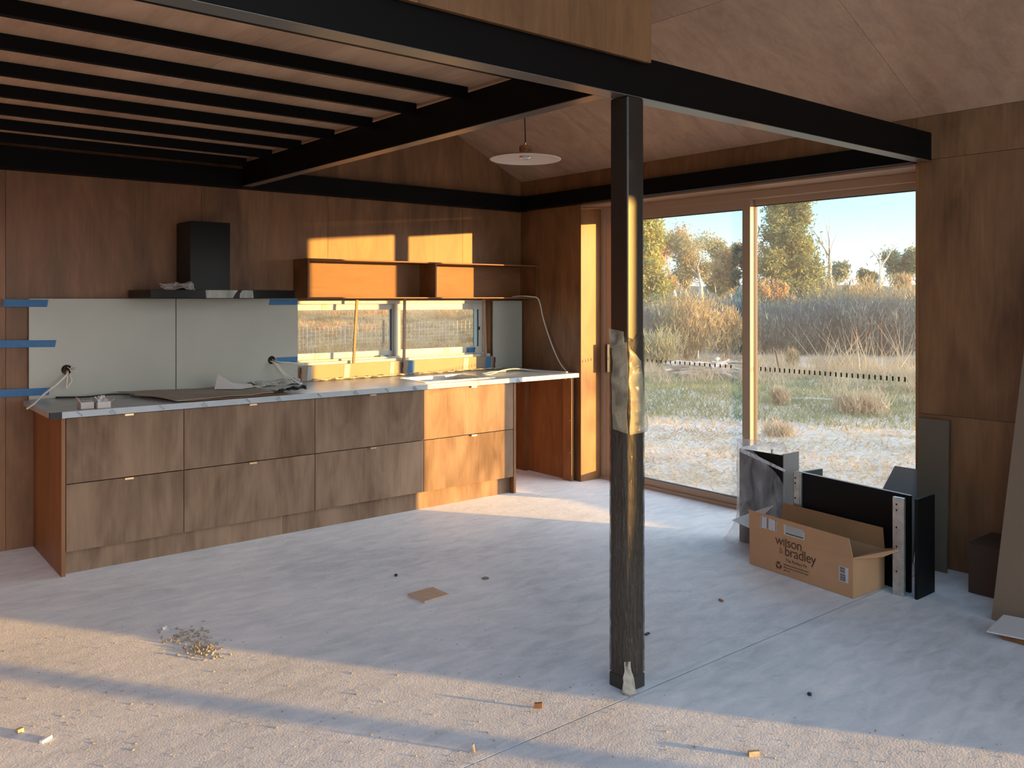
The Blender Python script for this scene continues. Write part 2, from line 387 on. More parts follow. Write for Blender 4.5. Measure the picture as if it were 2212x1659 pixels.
# kitchen wall (y = YW): backing, sheets, window opening
ZC = 2.615; SL = .49
RX = 1.0                        # ridge
def zc(x): return ZC + SL * (XW - x) if x >= RX else ZC + SL * (XW - RX) - SL * (RX - x)
def prismY(pts, y0, y1):        # polygon in xz extruded in y
    n = len(pts); vs = [(x, y0, z) for x, z in pts] + [(x, y1, z) for x, z in pts]
    fs = [tuple(range(n)), tuple(reversed(range(n, 2 * n)))] + [(i, i + n, (i + 1) % n + n, (i + 1) % n) for i in range(n)]
    return MB().add(vs, fs)
wx0, wx1, wz0, wz1 = 2.85, 4.70, 1.045, 1.535
wb = struct(prismY([(X0, -.2), (wx0, -.2), (wx0, 2.35), (X0, 2.35)], YW + .012, YW + .25).build('wall_back', wall_ply))
prismY([(wx1, -.2), (XW + .26, -.2), (XW + .26, 2.35), (wx1, 2.35)], YW + .012, YW + .25).build('wall_core', wall_ply, wb)
B(wx0, wx1, YW + .012, YW + .25, -.2, wz0).build('wall_core', wall_ply, wb)
B(wx0, wx1, YW + .012, YW + .25, wz1, 2.35).build('wall_core', wall_ply, wb)
prismY([(X0, 2.35), (XW + .26, 2.35), (XW + .26, zc(XW + .26) + .1), (RX, zc(RX) + .1), (X0, zc(X0) + .1)], YW + .012, YW + .25).build('wall_core', wall_ply, wb)
g = .0012
def sheet_y(pts, y0=YW, th=.012, par=wb, mat=None):
    return prismY(pts, y0, y0 + th).build('plywood_sheet', mat or wall_ply, par)
js = [X0, -1.6, -.35, .935, 2.135, 3.112, 4.40, XW]
for a_, b_ in zip(js[:-1], js[1:]):
    if b_ < 2.2: sheet_y([(a_ + g, 0), (b_ - g, 0), (b_ - g, 2.36), (a_ + g, 2.36)])
    else:
        sheet_y([(a_ + g, wz1), (b_ - g, wz1), (b_ - g, 2.36), (a_ + g, 2.36)])
        if a_ < wx0: sheet_y([(a_ + g, 0), (wx0, 0), (wx0, wz1), (a_ + g, wz1)])
        if b_ > wx1: sheet_y([(wx1, 0), (b_ - g, 0), (b_ - g, wz1), (wx1, wz1)])
sheet_y([(wx0, 0), (wx1, 0), (wx1, wz0), (wx0, wz0)])
gs = [X0, -2.0, -.4, RX, 2.0, 3.2, 4.394, XW]
for a_, b_ in zip(gs[:-1], gs[1:]):
    sheet_y([(a_ + g, 2.361), (b_ - g, 2.361), (b_ - g, zc(b_) - .001), (a_ + g, zc(a_) - .001)])

# sliding-door wall (x = XW)
dy0, dy1, dz1 = 2.42, 5.27, 2.335
ey0, ey1 = -4.6, -1.33
wr = struct(B(XW + .012, XW + .27, dy1, YW + .25, -.2, ZC + .1).build('wall_right', wall_ply))
def coreR(y0, y1, z0, z1): B(XW + .012, XW + .27, y0, y1, z0, z1).build('wall_core', wall_ply, wr)
coreR(dy0, dy1, dz1, ZC + .1); coreR(ey1, dy0, -.2, ZC + .1); coreR(ey0, ey1, dz1, ZC + .1); coreR(Y0, ey0, -.2, ZC + .1)
def sheet_x(y0, y1, z0, z1, x0=XW, th=.012, par=wr, mat=None):
    return B(x0, x0 + th, y0 + g, y1 - g, z0 + g, z1 - g).build('plywood_sheet', mat or wall_ply, par)
sheet_x(dy1, YW, 0, 2.36); sheet_x(4.87, YW, 2.36, ZC); sheet_x(3.62, 4.87, 2.36, ZC); sheet_x(dy0, 3.62, 2.36, ZC); sheet_x(1.17, dy0, 2.36, ZC)
sheet_x(dy0 - 1.25, dy0, .877, 2.36); sheet_x(dy0 - 1.25, dy0, 0, .877)
sheet_x(ey1, dy0 - 1.25, .877, 2.36); sheet_x(ey1, dy0 - 1.25, 0, .877); sheet_x(-1.33, 1.17, 2.36, ZC); sheet_x(ey0, -1.33, 2.36, ZC); sheet_x(Y0, ey0, 0, ZC)
# timber reveals of the two door openings
def reveal(y0, y1, nm):
    r_ = struct(B(XW - .004, XW + .245, y0, y1, dz1 - .004, dz1 + .012).build(nm, lining), None)
    B(XW - .004, XW + .245, y1 - .004, y1 + .012, 0, dz1).build('lining_board', side_ply, r_)
    B(XW - .004, XW + .245, y0 - .014, y0 + .004, 0, dz1).build('lining_board', side_ply, r_)
reveal(dy0, dy1, 'trim_1'); reveal(ey0, ey1, 'trim_2')

# ceiling: two slopes with sheets
dsl = Vector((-1, 0, SL)).normalized()
def slope_panel(s0, s1, y0, y1, th, name, mat, par, right=True):
    n = Vector((SL, 0, 1)).normalized() if right else Vector((-SL, 0, 1)).normalized()
    x_a, x_b = (XW - s0, XW - s1) if right else (s0, s1)
    a_ = Vector((x_a, y0, zc(x_a))); b_ = Vector((x_b, y0, zc(x_b)))
    return MB().obox(a_, b_ - a_, (0, y1 - y0, 0), n * th).build(name, mat, par)
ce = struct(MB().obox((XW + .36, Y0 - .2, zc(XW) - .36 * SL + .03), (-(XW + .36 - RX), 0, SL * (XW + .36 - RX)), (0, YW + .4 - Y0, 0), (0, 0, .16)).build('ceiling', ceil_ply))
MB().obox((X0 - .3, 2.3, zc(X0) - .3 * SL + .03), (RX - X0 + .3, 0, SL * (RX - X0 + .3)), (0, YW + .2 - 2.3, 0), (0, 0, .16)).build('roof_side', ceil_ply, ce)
for y_ in (Y0 - .2, -2.9, -.4, 2.0):      # far slope behind the camera: roof openings added between rafters for fill light
    MB().obox((X0 - .3, y_, zc(X0) - .3 * SL + .03), (RX - X0 + .3, 0, SL * (RX - X0 + .3)), (0, .12, 0), (0, 0, .16)).build('rafter', ceil_ply, ce)

ys = [2.36 + 1.2 * k for k in range(-7, 4)] + [YW]
ys = [max(y, Y0) for y in ys if y > Y0 - 1.2]
for k, (a_, b_) in enumerate(zip(ys[:-1], ys[1:])):
    if b_ - a_ < .05: continue
    br = [0, 1.17, 3.33, XW - RX] if k % 2 else [0, 2.0, XW - RX]
    if abs(a_ - 2.36) < .01: br = [0, 1.17, 3.33, XW - RX]
    if abs(b_ - 2.36) < .01: br = [0, 2.3, XW - RX]
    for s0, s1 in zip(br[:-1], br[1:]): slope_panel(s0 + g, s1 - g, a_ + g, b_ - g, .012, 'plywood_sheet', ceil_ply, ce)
    if a_ > 2.2: slope_panel(X0, RX, a_ + g, b_ - g, .012, 'plywood_sheet', ceil_ply, ce, False)

# unseen side: left wall and front gable, open bays added for fill light
wl = struct(B(X0 - .2, X0, Y0, -4.6, -.2, zc(X0) + .1).build('wall_left', wall_ply))
for a_, b_, z0, z1 in [(-4.6, 5.2, 2.50, zc(X0) + .1), (-.9, 5.2, -.2, 2.50), (5.2, YW, -.2, zc(X0) + .1)]:
    B(X0 - .2, X0, a_, b_, z0, z1).build('wall_core', wall_ply, wl)
wf = struct(prismY([(X0, 2.5), (XW + .26, 2.5), (XW + .26, 2.8), (X0, 2.8)], Y0 - .2, Y0).build('wall_front', wall_ply))
B(X0, -2.5, Y0 - .2, Y0, -.2, 2.5).build('wall_core', wall_ply, wf); B(4.5, XW + .26, Y0 - .2, Y0, -.2, 2.5).build('wall_core', wall_ply, wf)
B(.9, 1.1, Y0 - .2, Y0, -.2, 4.5).build('wall_core', wall_ply, wf)

# ------------------------------------------------------------ steel frame
bm = thing('roof_beam', (2.5, 2.38, 2.35), 'long black steel beam above the square post, running to the right wall', 'beam', 'black steel beams')
soffit_m = solid('satin_soffit', (.115, .105, .088), .28, 0, .6)  # thin satin strips along the beam undersides, paler than the webs
B(X0, 5.055, 2.33, 2.412, 2.353, 2.515).build('web', steel, bm, bev=.003)
B(X0, 5.054, 2.3305, 2.4115, 2.350, 2.3528).build('soffit_strip', soffit_m, bm)
b2_ = thing('floor_beam', (2.42, 4.2, 2.35), 'black steel beam from the post back to the kitchen wall, closing the loft joists', 'beam', 'black steel beams')
B(2.388, 2.456, 2.414, 5.963, 2.353, 2.515).build('web', steel, b2_, bev=.003)
B(2.3885, 2.4555, 2.414, 5.962, 2.350, 2.3528).build('soffit_strip', soffit_m, b2_)
b3_ = thing('wall_beam', (1, 6, 2.34), 'black steel beam along the kitchen wall above the cooker hood', 'beam', 'black steel beams')
B(X0, 5.058, 5.965, 6.063, 2.34, 2.475).build('web', steel, b3_, bev=.004)
b4_ = thing('lintel_beam', (5, 4, 2.34), 'black steel beam over the sliding door', 'beam', 'black steel beams')
B(4.975, 5.058, 2.414, 5.963, 2.345, 2.468).build('web', steel, b4_, bev=.004)
for i in range(8):
    y = 2.835 + .4395 * i - (0 if i < 7 else .01)
    j = B(X0, 2.386, y - .03, y, 2.483, 2.540).build('floor_joist', steel, bev=.002)
    pos = ['first', 'second', 'third', 'fourth', 'fifth', 'sixth', 'seventh', 'eighth'][i]
    tag(j, 'thin black steel loft joist, %s one behind the long beam' % pos, 'joist', 'loft joists')
dk = struct(B(X0, 2.60, 2.36, YW - .001, 2.5415, 2.545).build('trim_1', deck_ply)); dk.name = 'floor_loft'
for k in range(7):
    a_ = X0 + .83 + k * .9 - .9; B(max(a_, X0) + g, min(a_ + .9, 2.60) - g, 2.418, YW - .002, 2.5402, 2.558).build('plywood_sheet', deck_ply, dk)
lw = struct(B(X0, 2.60, 2.318, 2.33, 2.492, 3.3).build('wall_loft', wall_ply))
for a_, b_ in [(X0, -.9), (-.9, .3), (.3, 1.5), (1.5, 2.602)]:
    mb = prismY([(a_ + g, 2.490), (b_ - g, 2.490), (b_ - g, zc(b_) - .002)] + ([(RX, zc(RX) - .002)] if a_ < RX < b_ else []) + [(a_ + g, zc(a_) - .002)], 2.306, 2.318)
    mb.build('plywood_sheet', wall_ply, lw)
B(2.56, 2.602, 2.33, YW - .002, 2.56, 3.75).build('side_sheet', wall_ply, lw)

# square post with film
po = thing('square_post', (2.537, 2.375, 0), 'black square steel post standing in the middle of the room, lower half in clear film', 'post')
B(2.490, 2.584, 2.330, 2.424, 0, 2.3495).build('shaft', post_m, po, bev=.006)
wv = []
mb = MB(); N = 44; zs = [.06 + (1.40 - .06) * k / N for k in range(N + 1)]
for k, z in enumerate(zs):
    ring = []
    for (px, py) in [(0, 0), (.33, 0), (.66, 0), (1, 0), (1, .5), (1, 1), (.5, 1), (0, 1), (0, .66), (0, .33)]:
        x = 2.490 + .094 * px; y = 2.330 + .094 * py; o_ = .0022 + .0012 * mnoise.noise(Vector((px * 3, py * 3, z * 16)))
        cx_, cy_ = x - 2.537, y - 2.377; l_ = max(abs(cx_), abs(cy_))
        x += cx_ / l_ * o_; y += cy_ / l_ * o_
        top = .035 * mnoise.noise(Vector((px * 2, py * 2, 4))) if k == N else 0
        ring.append((x, y, z + top))
    mb.add(ring, [])
n = 10
mb.f = [(i * n + k, i * n + (k + 1) % n, (i + 1) * n + (k + 1) % n, (i + 1) * n + k) for i in range(N) for k in range(n)]
tag(mb.build('stretch_wrap', wrapfilm, po, smooth=True), 'clear stretch film wound round the lower post')
crumple([(2.480, 2.405, 1.36), (2.480, 2.322, 1.38), (2.476, 2.318, 1.02), (2.476, 2.402, 1.03)], 10, 26, .010, 3, 14).build('loose_film', flapfilm, po, smooth=True, solid=.0008)
crumple([(2.486, 2.318, 1.36), (2.560, 2.320, 1.30), (2.592, 2.318, 1.02), (2.486, 2.314, 1.015)], 10, 26, .009, 5, 14).build('loose_film', flapfilm, po, smooth=True, solid=.0008)
crumple([(2.479, 2.425, 1.43), (2.479, 2.34, 1.42), (2.479, 2.335, 1.37), (2.479, 2.42, 1.35)], 8, 6, .012, 9, 16).build('loose_film', flapfilm, po, smooth=True, solid=.0008)
crumple([(2.483, 2.340, .120), (2.498, 2.322, .125), (2.503, 2.296, .003), (2.455, 2.325, .003)], 10, 16, .012, 12, 34).build('torn_wrap', solid('torn_tape', (.34, .31, .25), .6), po, smooth=True, solid=.0015)
crumple([(2.587, 2.34, .20), (2.590, 2.40, .21), (2.598, 2.40, .10), (2.597, 2.34, .10)], 6, 8, .006, 15, 30).build('torn_wrap', polythene, po, smooth=True, solid=.001)
B(2.487, 2.587, 2.327, 2.427, .001, .055).build('shoe', solid('post_shoe', (.02, .02, .016), .5), po, bev=.003)
for q in ((-.006, .018), ):
    pts = [(2.549 + .010 * math.cos(a_ * .9) + .002, 2.3255, .235 + .028 * math.sin(a_)) for a_ in [k * .55 for k in range(10)]]
    MB().tube(pts, .0009, 5).build('marker_scrawl', blk, po)

# ------------------------------------------------------------ sliding doors
def slider(nm, y0, y1, ms, slide_left):
    d = struct(empty(nm, (XW + .25, (y0 + y1) / 2, 0)))
    fx0, fx1 = XW + .235, XW + .36
    B(fx0, fx1, y0, y1, dz1 - .062, dz1 - .005).build('head_frame', frame_m, d, bev=.003)
    B(fx0 - .01, fx1, y0, y1, -.03, .025).build('track', frame_m, d, bev=.002)
    B(fx0, fx1, y0, y0 + .05, .02, dz1 - .06).build('jamb', frame_m, d, bev=.003)
    B(fx0, fx1, y1 - .05, y1, .02, dz1 - .06).build('jamb', frame_m, d, bev=.003)
    def leaf(a_, b_, x0, x1, head, nm2):
        L = empty(nm2, (x0, (a_ + b_) / 2, .02), d)
        B(x0, x1, a_, b_, head, dz1 - .055).build('top_rail', frame_m, L, bev=.002)
        B(x0, x1, a_, b_, .02, .075).build('bottom_rail', frame_m, L, bev=.002)
        B(x0, x1, a_, a_ + .068, .075, head).build('stile', frame_m, L, bev=.002)
        B(x0, x1, b_ - .068, b_, .075, head).build('stile', frame_m, L, bev=.002)
        xm = (x0 + x1) / 2
        B(xm - .003, xm + .003, a_ + .06, b_ - .06, .07, head + .008).build('glass', glass, L)
        gk = MB()
        for (p, q, r_, s_) in [(a_ + .067, a_ + .071, .075, head), (b_ - .071, b_ - .067, .075, head), (a_ + .067, b_ - .067, .074, .079), (a_ + .067, b_ - .067, head - .005, head + .001)]:
            gk.box(x0 + .006, x1 - .006, p, q, r_, s_)
        gk.build('gasket', gasket, L)
        return L, xm
    L1, xa = leaf(ms - .02, y1 - .045, fx0 + .012, fx0 + .055, dz1 - .13, 'sliding_leaf')
    L2, xb = leaf(y0 + .045, ms + .05, fx0 + .065, fx0 + .108, dz1 - .105, 'fixed_leaf')
    return d, L1, xa, L2, xb
d1, L1, xa, L2, xb = slider('door_1', dy0, dy1, 3.775, True)
B(xa - .06, xa - .022, 5.165, 5.19, .92, 1.16).build('pull_handle', gasket, L1, bev=.003)
k_ = 0
y = 3.93
while y < 5.10:
    B(xa - .0045, xa - .0035, y, y + .011, 1.030, 1.055).build('glass_marker', gasket, L1); y += .0485
y = 2.64
while y < 3.72:
    B(xb - .0045, xb - .0035, y, y + .011, 1.022, 1.052).build('glass_marker', gasket, L2); y += .0395
d2, L3, xc, L4, xd = slider('door_2', ey0, ey1, -2.735, True)

# kitchen window (sliding, white)
w1 = struct(empty('window_1', (3.8, YW + .1, 1.05)))
fy0, fy1 = YW + .075, YW + .15
xm = 3.80
def wframe(a_, b_, z0, z1, y0, y1, t_, nm, par):
    f_ = MB(); f_.box(a_, b_, y0, y1, z0, z0 + t_); f_.box(a_, b_, y0, y1, z1 - t_, z1); f_.box(a_, a_ + t_, y0, y1, z0 + t_, z1 - t_); f_.box(b_ - t_, b_, y0, y1, z0 + t_, z1 - t_)
    return f_.build(nm, frame_w, par, bev=.002)
wframe(wx0, wx1, wz0, wz1, YW + .06, YW + .20, .028, 'window_frame', w1)
s1_ = wframe(wx0 + .02, xm + .0, wz0 + .028, wz1 - .028, YW + .12, YW + .155, .048, 'sash', w1)
s2_ = wframe(xm - .03, wx1 - .02, wz0 + .028, wz1 - .028, YW + .075, YW + .112, .052, 'sash', w1)
B(wx0 + .06, xm - .04, YW + .135, YW + .139, wz0 + .07, wz1 - .07).build('pane', glass, s1_)
B(xm + .015, wx1 - .065, YW + .092, YW + .096, wz0 + .07, wz1 - .07).build('pane', glass, s2_)
gk = MB(); gk.box(xm - .05, xm - .044, YW + .117, YW + .134, wz0 + .07, wz1 - .07); gk.box(xm + .0155, xm + .019, YW + .074, YW + .09, wz0 + .08, wz1 - .08); gk.box(wx1 - .075, wx1 - .071, YW + .074, YW + .09, wz0 + .08, wz1 - .08); gk.build('gasket', gasket, w1)
B(wx1 - .071, wx1 - .060, YW + .065, YW + .076, 1.27, 1.30).build('latch', gasket, w1)
# sill with painters tape on the frame
B(wx0, wx1, YW - .005, YW + .075, wz0 - .006, wz0 + .016).build('sill', frame_w, w1, bev=.002)

# ------------------------------------------------------------ kitchen
YF = 5.290         # drawer face
# cabinets
cx = [1.108, 1.757, 2.620, 3.486, 4.336]
cabl = ['leftmost drawer unit of the bench, wide plywood fronts in shade', 'second drawer unit from the left of the bench, plywood fronts in shade',
        'third drawer unit from the left, its right edge catching sunlight', 'rightmost drawer unit of the bench, fronts glowing in orange sunlight']
for i in range(4):
    x0, x1 = cx[i], cx[i + 1]
    c_ = thing('drawer_cabinet', ((x0 + x1) / 2, 5.6, .13), cabl[i], 'cabinet', 'kitchen base cabinets')
    cb = MB(); cb.box(x0 + .001, x0 + .017, YF + .02, 6.0, .13, .872); cb.box(x1 - .017, x1 - .001, YF + .02, 6.0, .13, .872); cb.box(x0 + .017, x1 - .017, YF + .02, 6.0, .13, .146); cb.box(x0 + .017, x1 - .017, 5.99, 6.0, .146, .872)
    cb.box(x0 + .017, x1 - .017, YF + .025, 5.98, .856, .872)
    cb.build('carcass', side_ply, c_)
    hx = {0: 1.439, 1: 2.185, 2: 3.055, 3: 3.935}[i]
    for z0, z1 in ((.134, .509), (.514, .880)):
        dr = B(x0 + .0022, x1 - .0022, YF, YF + .017, z0, z1).build('drawer', cab_ply, c_, bev=.0008)
        hd = MB(); hd.box(hx - .024, hx + .024, YF - .019, YF + .004, z1 - .0005, z1 + .0018); hd.box(hx - .024, hx + .024, YF - .020, YF - .0175, z1 - .009, z1 + .0018)
        hd.build('handle', brass, dr)
ep = tag(B(1.085, 1.106, YF - .002, 6.06, 0, .884).build('end_panel', side_ply, bev=.0008), 'upright plywood end panel closing the left end of the bench', 'panel')
ep2 = tag(B(4.339, 4.361, YF - .002, 6.06, 0, .884).build('end_panel', side_ply, bev=.0008), 'upright plywood panel between the sunlit drawers and the knee space', 'panel')
tg = thing('kickboard', (2.7, 5.37, 0), 'recessed plywood kickboard along the floor under the drawers', 'kickboard')
kx = [1.108, 2.411, 3.188, 4.20, 4.337]
for a_, b_ in zip(kx[:-1], kx[1:]):
    B(a_ + .0008, b_ - .0008, 5.335 + (.004 if a_ > 4.1 else 0), 5.350 + (.004 if a_ > 4.1 else 0), 0.001, .128).build('board', cab_ply, tg)
# desk end on the right, against the door wall
dp = thing('desk_end', (5.03, 5.6, 0), 'plywood side panel with stiles under the right end of the worktop', 'panel')
B(5.035, 5.056, 5.45, 6.06, .0, .884).build('panel', side_ply, dp)
B(5.005, 5.034, 5.330, 5.435, .0, .884).build('stile', side_ply, dp, bev=.001)
B(4.99, 5.034, 5.92, 6.06, .0, .884).build('stile', side_ply, dp, bev=.001)
for z in (.24, .515, .86): MB().tube([(5.0052, 5.345, z), (5.0025, 5.345, z)], .004, 8).build('screw_cap', cable_w, dp)
bk = tag(B(4.362, 4.985, 6.035, 6.058, .0, .884).build('back_panel', side_ply), 'plywood back panel of the knee space beside the drawers', 'panel')

# worktop with sink cut-out
wt = thing('worktop', (3, 5.6, .885), 'long pale worktop still in printed protective film', 'worktop')
sx0, sx1, sy0, sy1 = 3.60, 4.20, 5.42, 5.80
wm = MB()
X_0, X_1, Ya, Yb, Za, Zb = 1.025, 5.03, 5.262, 6.035, .886, .921
wm.box(X_0, sx0, Ya, Yb, Za, Zb); wm.box(sx1, X_1, Ya, Yb, Za, Zb); wm.box(sx0, sx1, Ya, sy0, Za, Zb); wm.box(sx0, sx1, sy1, Yb, Za, Zb)
wm.build('slab', film, wt, bev=.001)
B(X_0 + .005, X_1 - .03, Ya - .0016, Ya - .0002, Za, Zb + .0006).build('edge_film', film_edge, wt)
B(X_0 - .001, X_0 + .058, Ya - .003, Ya - .0005, Za - .001, Zb + .001).build('corner_tape', gasket, wt)
B(X_0 - .003, X_0 - .0005, Ya - .003, Ya + .02, Za - .001, Zb + .001).build('corner_tape', gasket, wt)
for k, px in enumerate([1.155, 1.335, 1.60, 1.86, 2.13, 2.34, 2.62, 2.90, 3.14, 3.38, 3.95, 4.35, 4.62, 4.86]):
    a_ = R(-48 if k % 2 else -40)
    text('EXCEL' if k % 2 == 0 else 'EXCEL\nEXCEL', .014, solid('film_ink', (.06, .11, .15), .5) if 'film_ink' not in MATS else MATS['film_ink'], wt,
         (px, Ya - .0025, .913), (math.cos(a_), 0, math.sin(a_)), (-math.sin(a_), 0, math.cos(a_)), 'film_print')
sk = thing('kitchen_sink', (3.9, 5.6, .9), 'stainless steel sink bowl set into the worktop below the window', 'sink')
s_ = MB(); zb_ = .73
s_.box(sx0 + .001, sx1 - .001, sy0 + .001, sy1 - .001, zb_, zb_ + .004)
for q in [(sx0 + .001, sx0 + .005, sy0 + .001, sy1 - .001), (sx1 - .005, sx1 - .001, sy0 + .001, sy1 - .001), (sx0 + .005, sx1 - .005, sy0 + .001, sy0 + .005), (sx0 + .005, sx1 - .005, sy1 - .005, sy1 - .001)]:
    s_.box(*q, zb_ + .004, .923)
s_.build('bowl', stain, sk)
rm = MB(); o_ = .03
for q in [(sx0 - o_, sx1 + o_, sy0 - o_, sy0 + .001), (sx0 - o_, sx1 + o_, sy1 - .001, sy1 + o_), (sx0 - o_, sx0 + .001, sy0 + .001, sy1 - .001), (sx1 - .001, sx1 + o_, sy0 + .001, sy1 - .001)]:
    rm.box(*q, .9212, .9245)
rm.build('rim', stain, sk)
MB().lathe([(0, .001), (.035, .001), (.04, .004), (.045, .002)], (3.9, 5.61, zb_ + .004), 20).build('drain', stain, sk, smooth=True)

# splashback sheets
sb = thing('splashback', (2, 6.04, .92), 'pale grey splashback sheets behind the worktop', 'splashback')
def holed(x0, x1, z0, z1, hx, hz, r_, y0, y1):
    mb = MB(); n = 32; vs = []; 
    def rect(a_):
        c0, s0 = math.cos(a_), math.sin(a_); tt = []
        if c0 > 1e-9: tt.append((x1 - hx) / c0)
        if c0 < -1e-9: tt.append((x0 - hx) / c0)
        if s0 > 1e-9: tt.append((z1 - hz) / s0)
        if s0 < -1e-9: tt.append((z0 - hz) / s0)
        k = min(tt); return (hx + c0 * k, hz + s0 * k)
    angs = sorted([2 * math.pi * k / n for k in range(n)] + [math.atan2(zz - hz, xx - hx) % (2 * math.pi) for xx in (x0, x1) for zz in (z0, z1)])
    n = len(angs)
    for y in (y0, y1):
        vs += [(hx + r_ * math.cos(a_), y, hz + r_ * math.sin(a_)) for a_ in angs]
        vs += [(rect(a_)[0], y, rect(a_)[1]) for a_ in angs]
    fs = []
    for k in range(n):
        k2 = (k + 1) % n
        fs += [(k, k2, n + k2, n + k)[::-1], (2 * n + k, 2 * n + k2, 3 * n + k2, 3 * n + k), (k, k2, 2 * n + k2, 2 * n + k), (n + k, n + k2, 3 * n + k2, 3 * n + k)[::-1]]
    return mb.add(vs, fs)
holed(1.056, 1.9465, .922, 1.549, 1.268, 1.098, .031, 6.030, 6.042).build('sheet', splash_m, sb)
holed(1.952, 2.846, .922, 1.549, 2.640, 1.097, .030, 6.030, 6.042).build('sheet', splash_m, sb)
B(4.712, 5.045, 6.030, 6.042, .922, 1.53).build('sheet', splash_m, sb)
lowb = solid('low_board', (.25, .20, .125), .55, var=.06)
B(2.848, 3.765, 6.034, 6.046, .922, 1.040).build('low_sheet', lowb, sb)
B(3.769, 4.709, 6.034, 6.046, .922, 1.040).build('low_sheet', lowb, sb)
for hx in (1.268, 2.640):
    MB().add([(hx + .040 * math.cos(q_ * .2618), 6.0436, 1.098 + .040 * math.sin(q_ * .2618)) for q_ in range(24)], [tuple(range(24))]).build('cable_hole', dark_hole, sb)
# sealant blobs / clips
for k, (x_, z_, nm) in enumerate([(2.868, .955, 'left of the window'), (3.767, .955, 'under the middle of the window'), (4.722, .955, 'at the right end of the window')]):
    o = MB(); o.box(x_ - .007, x_ + .007, 6.020, 6.033, .925, .990); o.box(x_ - .004, x_ + .004, 6.012, 6.030, .987, 1.03)
    tag(o.build('edge_clip', sealant, bev=.002), 'small dark red clip on the worktop %s' % nm, 'clip', 'red clips along the splashback')

# prop sticks under the shelf
for k, (xt, xb_, tl, lb) in enumerate([(3.335, 3.305, .020, 'slim orange-brown timber prop leaning under the shelf, leftmost of three'),
                                     (3.775, 3.768, .022, 'upright timber prop in front of the window mullion'),
                                     (4.590, 4.613, .022, 'pale stamped timber prop at the right side of the window')]):
    zb0 = 1.041 if k < 2 else 1.041
    o = MB().obox((xb_, 6.02, zb0), (tl, 0, 0), (0, .014, 0), (xt - xb_, 0, 1.548 - zb0)).build('timber_prop', [side_ply, lining, lining][k], bev=.0006)
    tag(o, lb, 'prop', 'timber props under the shelf')
# masking tape
def tape(x0, x1, z0, z1, y, mat, lb, cat='tape', tilt=0, grp='strips of blue masking tape'):
    mb = MB(); n_ = 10; vs = []
    for k in range(n_ + 1):
        u = k / n_; x = x0 + (x1 - x0) * u; jag = (.004 if k in (0, n_) else 0)
        vs += [(x - jag, y, z0 + tilt * u), (x + jag, y, z1 + tilt * u)]
    mb.add(vs, [(2 * k, 2 * k + 2, 2 * k + 3, 2 * k + 1) for k in range(n_)])
    return tag(mb.build('masking_tape', mat, solid=.0006), lb, cat, grp)
tape(.915, 1.160, 1.500, 1.546, 6.0285, blue, 'topmost blue tape strip on the left edge of the splashback', tilt=-.003)
tape(.70, 1.205, 1.256, 1.300, 6.0285, blue, 'middle blue tape strip crossing the left edge of the splashback', tilt=-.012)
tape(.70, 1.170, .952, .998, 6.0285, blue, 'lowest blue tape strip at the left corner above the worktop', tilt=-.008)
tape(2.620, 2.842, 1.503, 1.546, 6.0285, blue, 'blue tape at the top corner of the splashback beside the window')
tape(2.672, 2.842, 1.072, 1.114, 6.0285, blue, 'blue tape beside the cable hole left of the window')
for x0, x1, mt, lb in [(2.925, 2.965, pale, 'pale tape strip at the left end of the low board under the window'), (3.235, 3.285, pale, 'pale tape strip on the low board below the orange prop'), (3.65, 3.69, pale, 'pale tape strip on the low board left of the middle clip'),
                       (3.825, 3.885, blue, 'upright blue tape on the low board right of the middle clip'), (4.385, 4.44, pale, 'pale tape on the low board above the sink'), (4.63, 4.685, blue, 'upright blue tape at the right end of the low board')]:
    tape(x0, x1, .925, 1.036, 6.0325, mt, lb, grp='upright tape strips on the low board')
for x0, x1, z0, z1, y, mt, lb in [(3.62, 3.70, 1.062, 1.085, 6.138, blue, 'blue tape on the bottom window frame beside the middle'), (4.50, 4.58, 1.075, 1.115, 6.124, blue, 'blue tape at the lower right corner of the window'),
                          (3.06, 3.11, 1.075, 1.12, 6.183, pale, 'grey tape across the lower window sash'), (3.12, 3.16, 1.462, 1.505, 6.183, pale, 'grey tape across the upper window sash'), (4.26, 4.31, 1.075, 1.122, 6.138, pale, 'pale tape on the lower sash above the sink')]:
    tape(x0, x1, z0, z1, y, mt, lb, grp='tape on the window frame')

# shelf
sh = thing('wall_shelf', (3.9, 5.94, 1.55), 'long open plywood box shelf mounted over the window', 'shelf')
sY0, sY1, sZ0, sZ1, sX0, sX1 = 5.822, 6.062, 1.551, 1.846, 2.826, 5.055
B(sX0, 3.955, sY0, sY1, sZ1 - .010, sZ1).build('top_board', shelf_ply, sh, bev=.0006)
B(3.956, sX1, sY0 + .004, sY1, sZ1 - .010, sZ1).build('top_board', shelf_ply, sh, bev=.0006)
B(sX0, 3.955, sY0, sY1, sZ0, sZ0 + .010).build('bottom_board', shelf_ply, sh, bev=.0006)
B(3.956, sX1, sY0 + .004, sY1, sZ0, sZ0 + .010).build('bottom_board', shelf_ply, sh, bev=.0006)
B(sX0, sX0 + .012, sY0, sY1, sZ0 + .01, sZ1 - .01).build('side', shelf_ply, sh)
B(sX1 - .012, sX1, sY0, sY1, sZ0 + .01, sZ1 - .01).build('side', shelf_ply, sh)
B(3.950, 3.964, sY0, sY1, sZ0 + .01, sZ1 - .01).build('divider', shelf_ply, sh)
B(sX0 + .012, 3.950, sY1 - .008, sY1, sZ0 + .01, sZ1 - .01).build('back', shelf_ply, sh)
B(3.964, sX1 - .012, sY1 - .008, sY1, sZ0 + .01, sZ1 - .01).build('back', shelf_ply, sh)

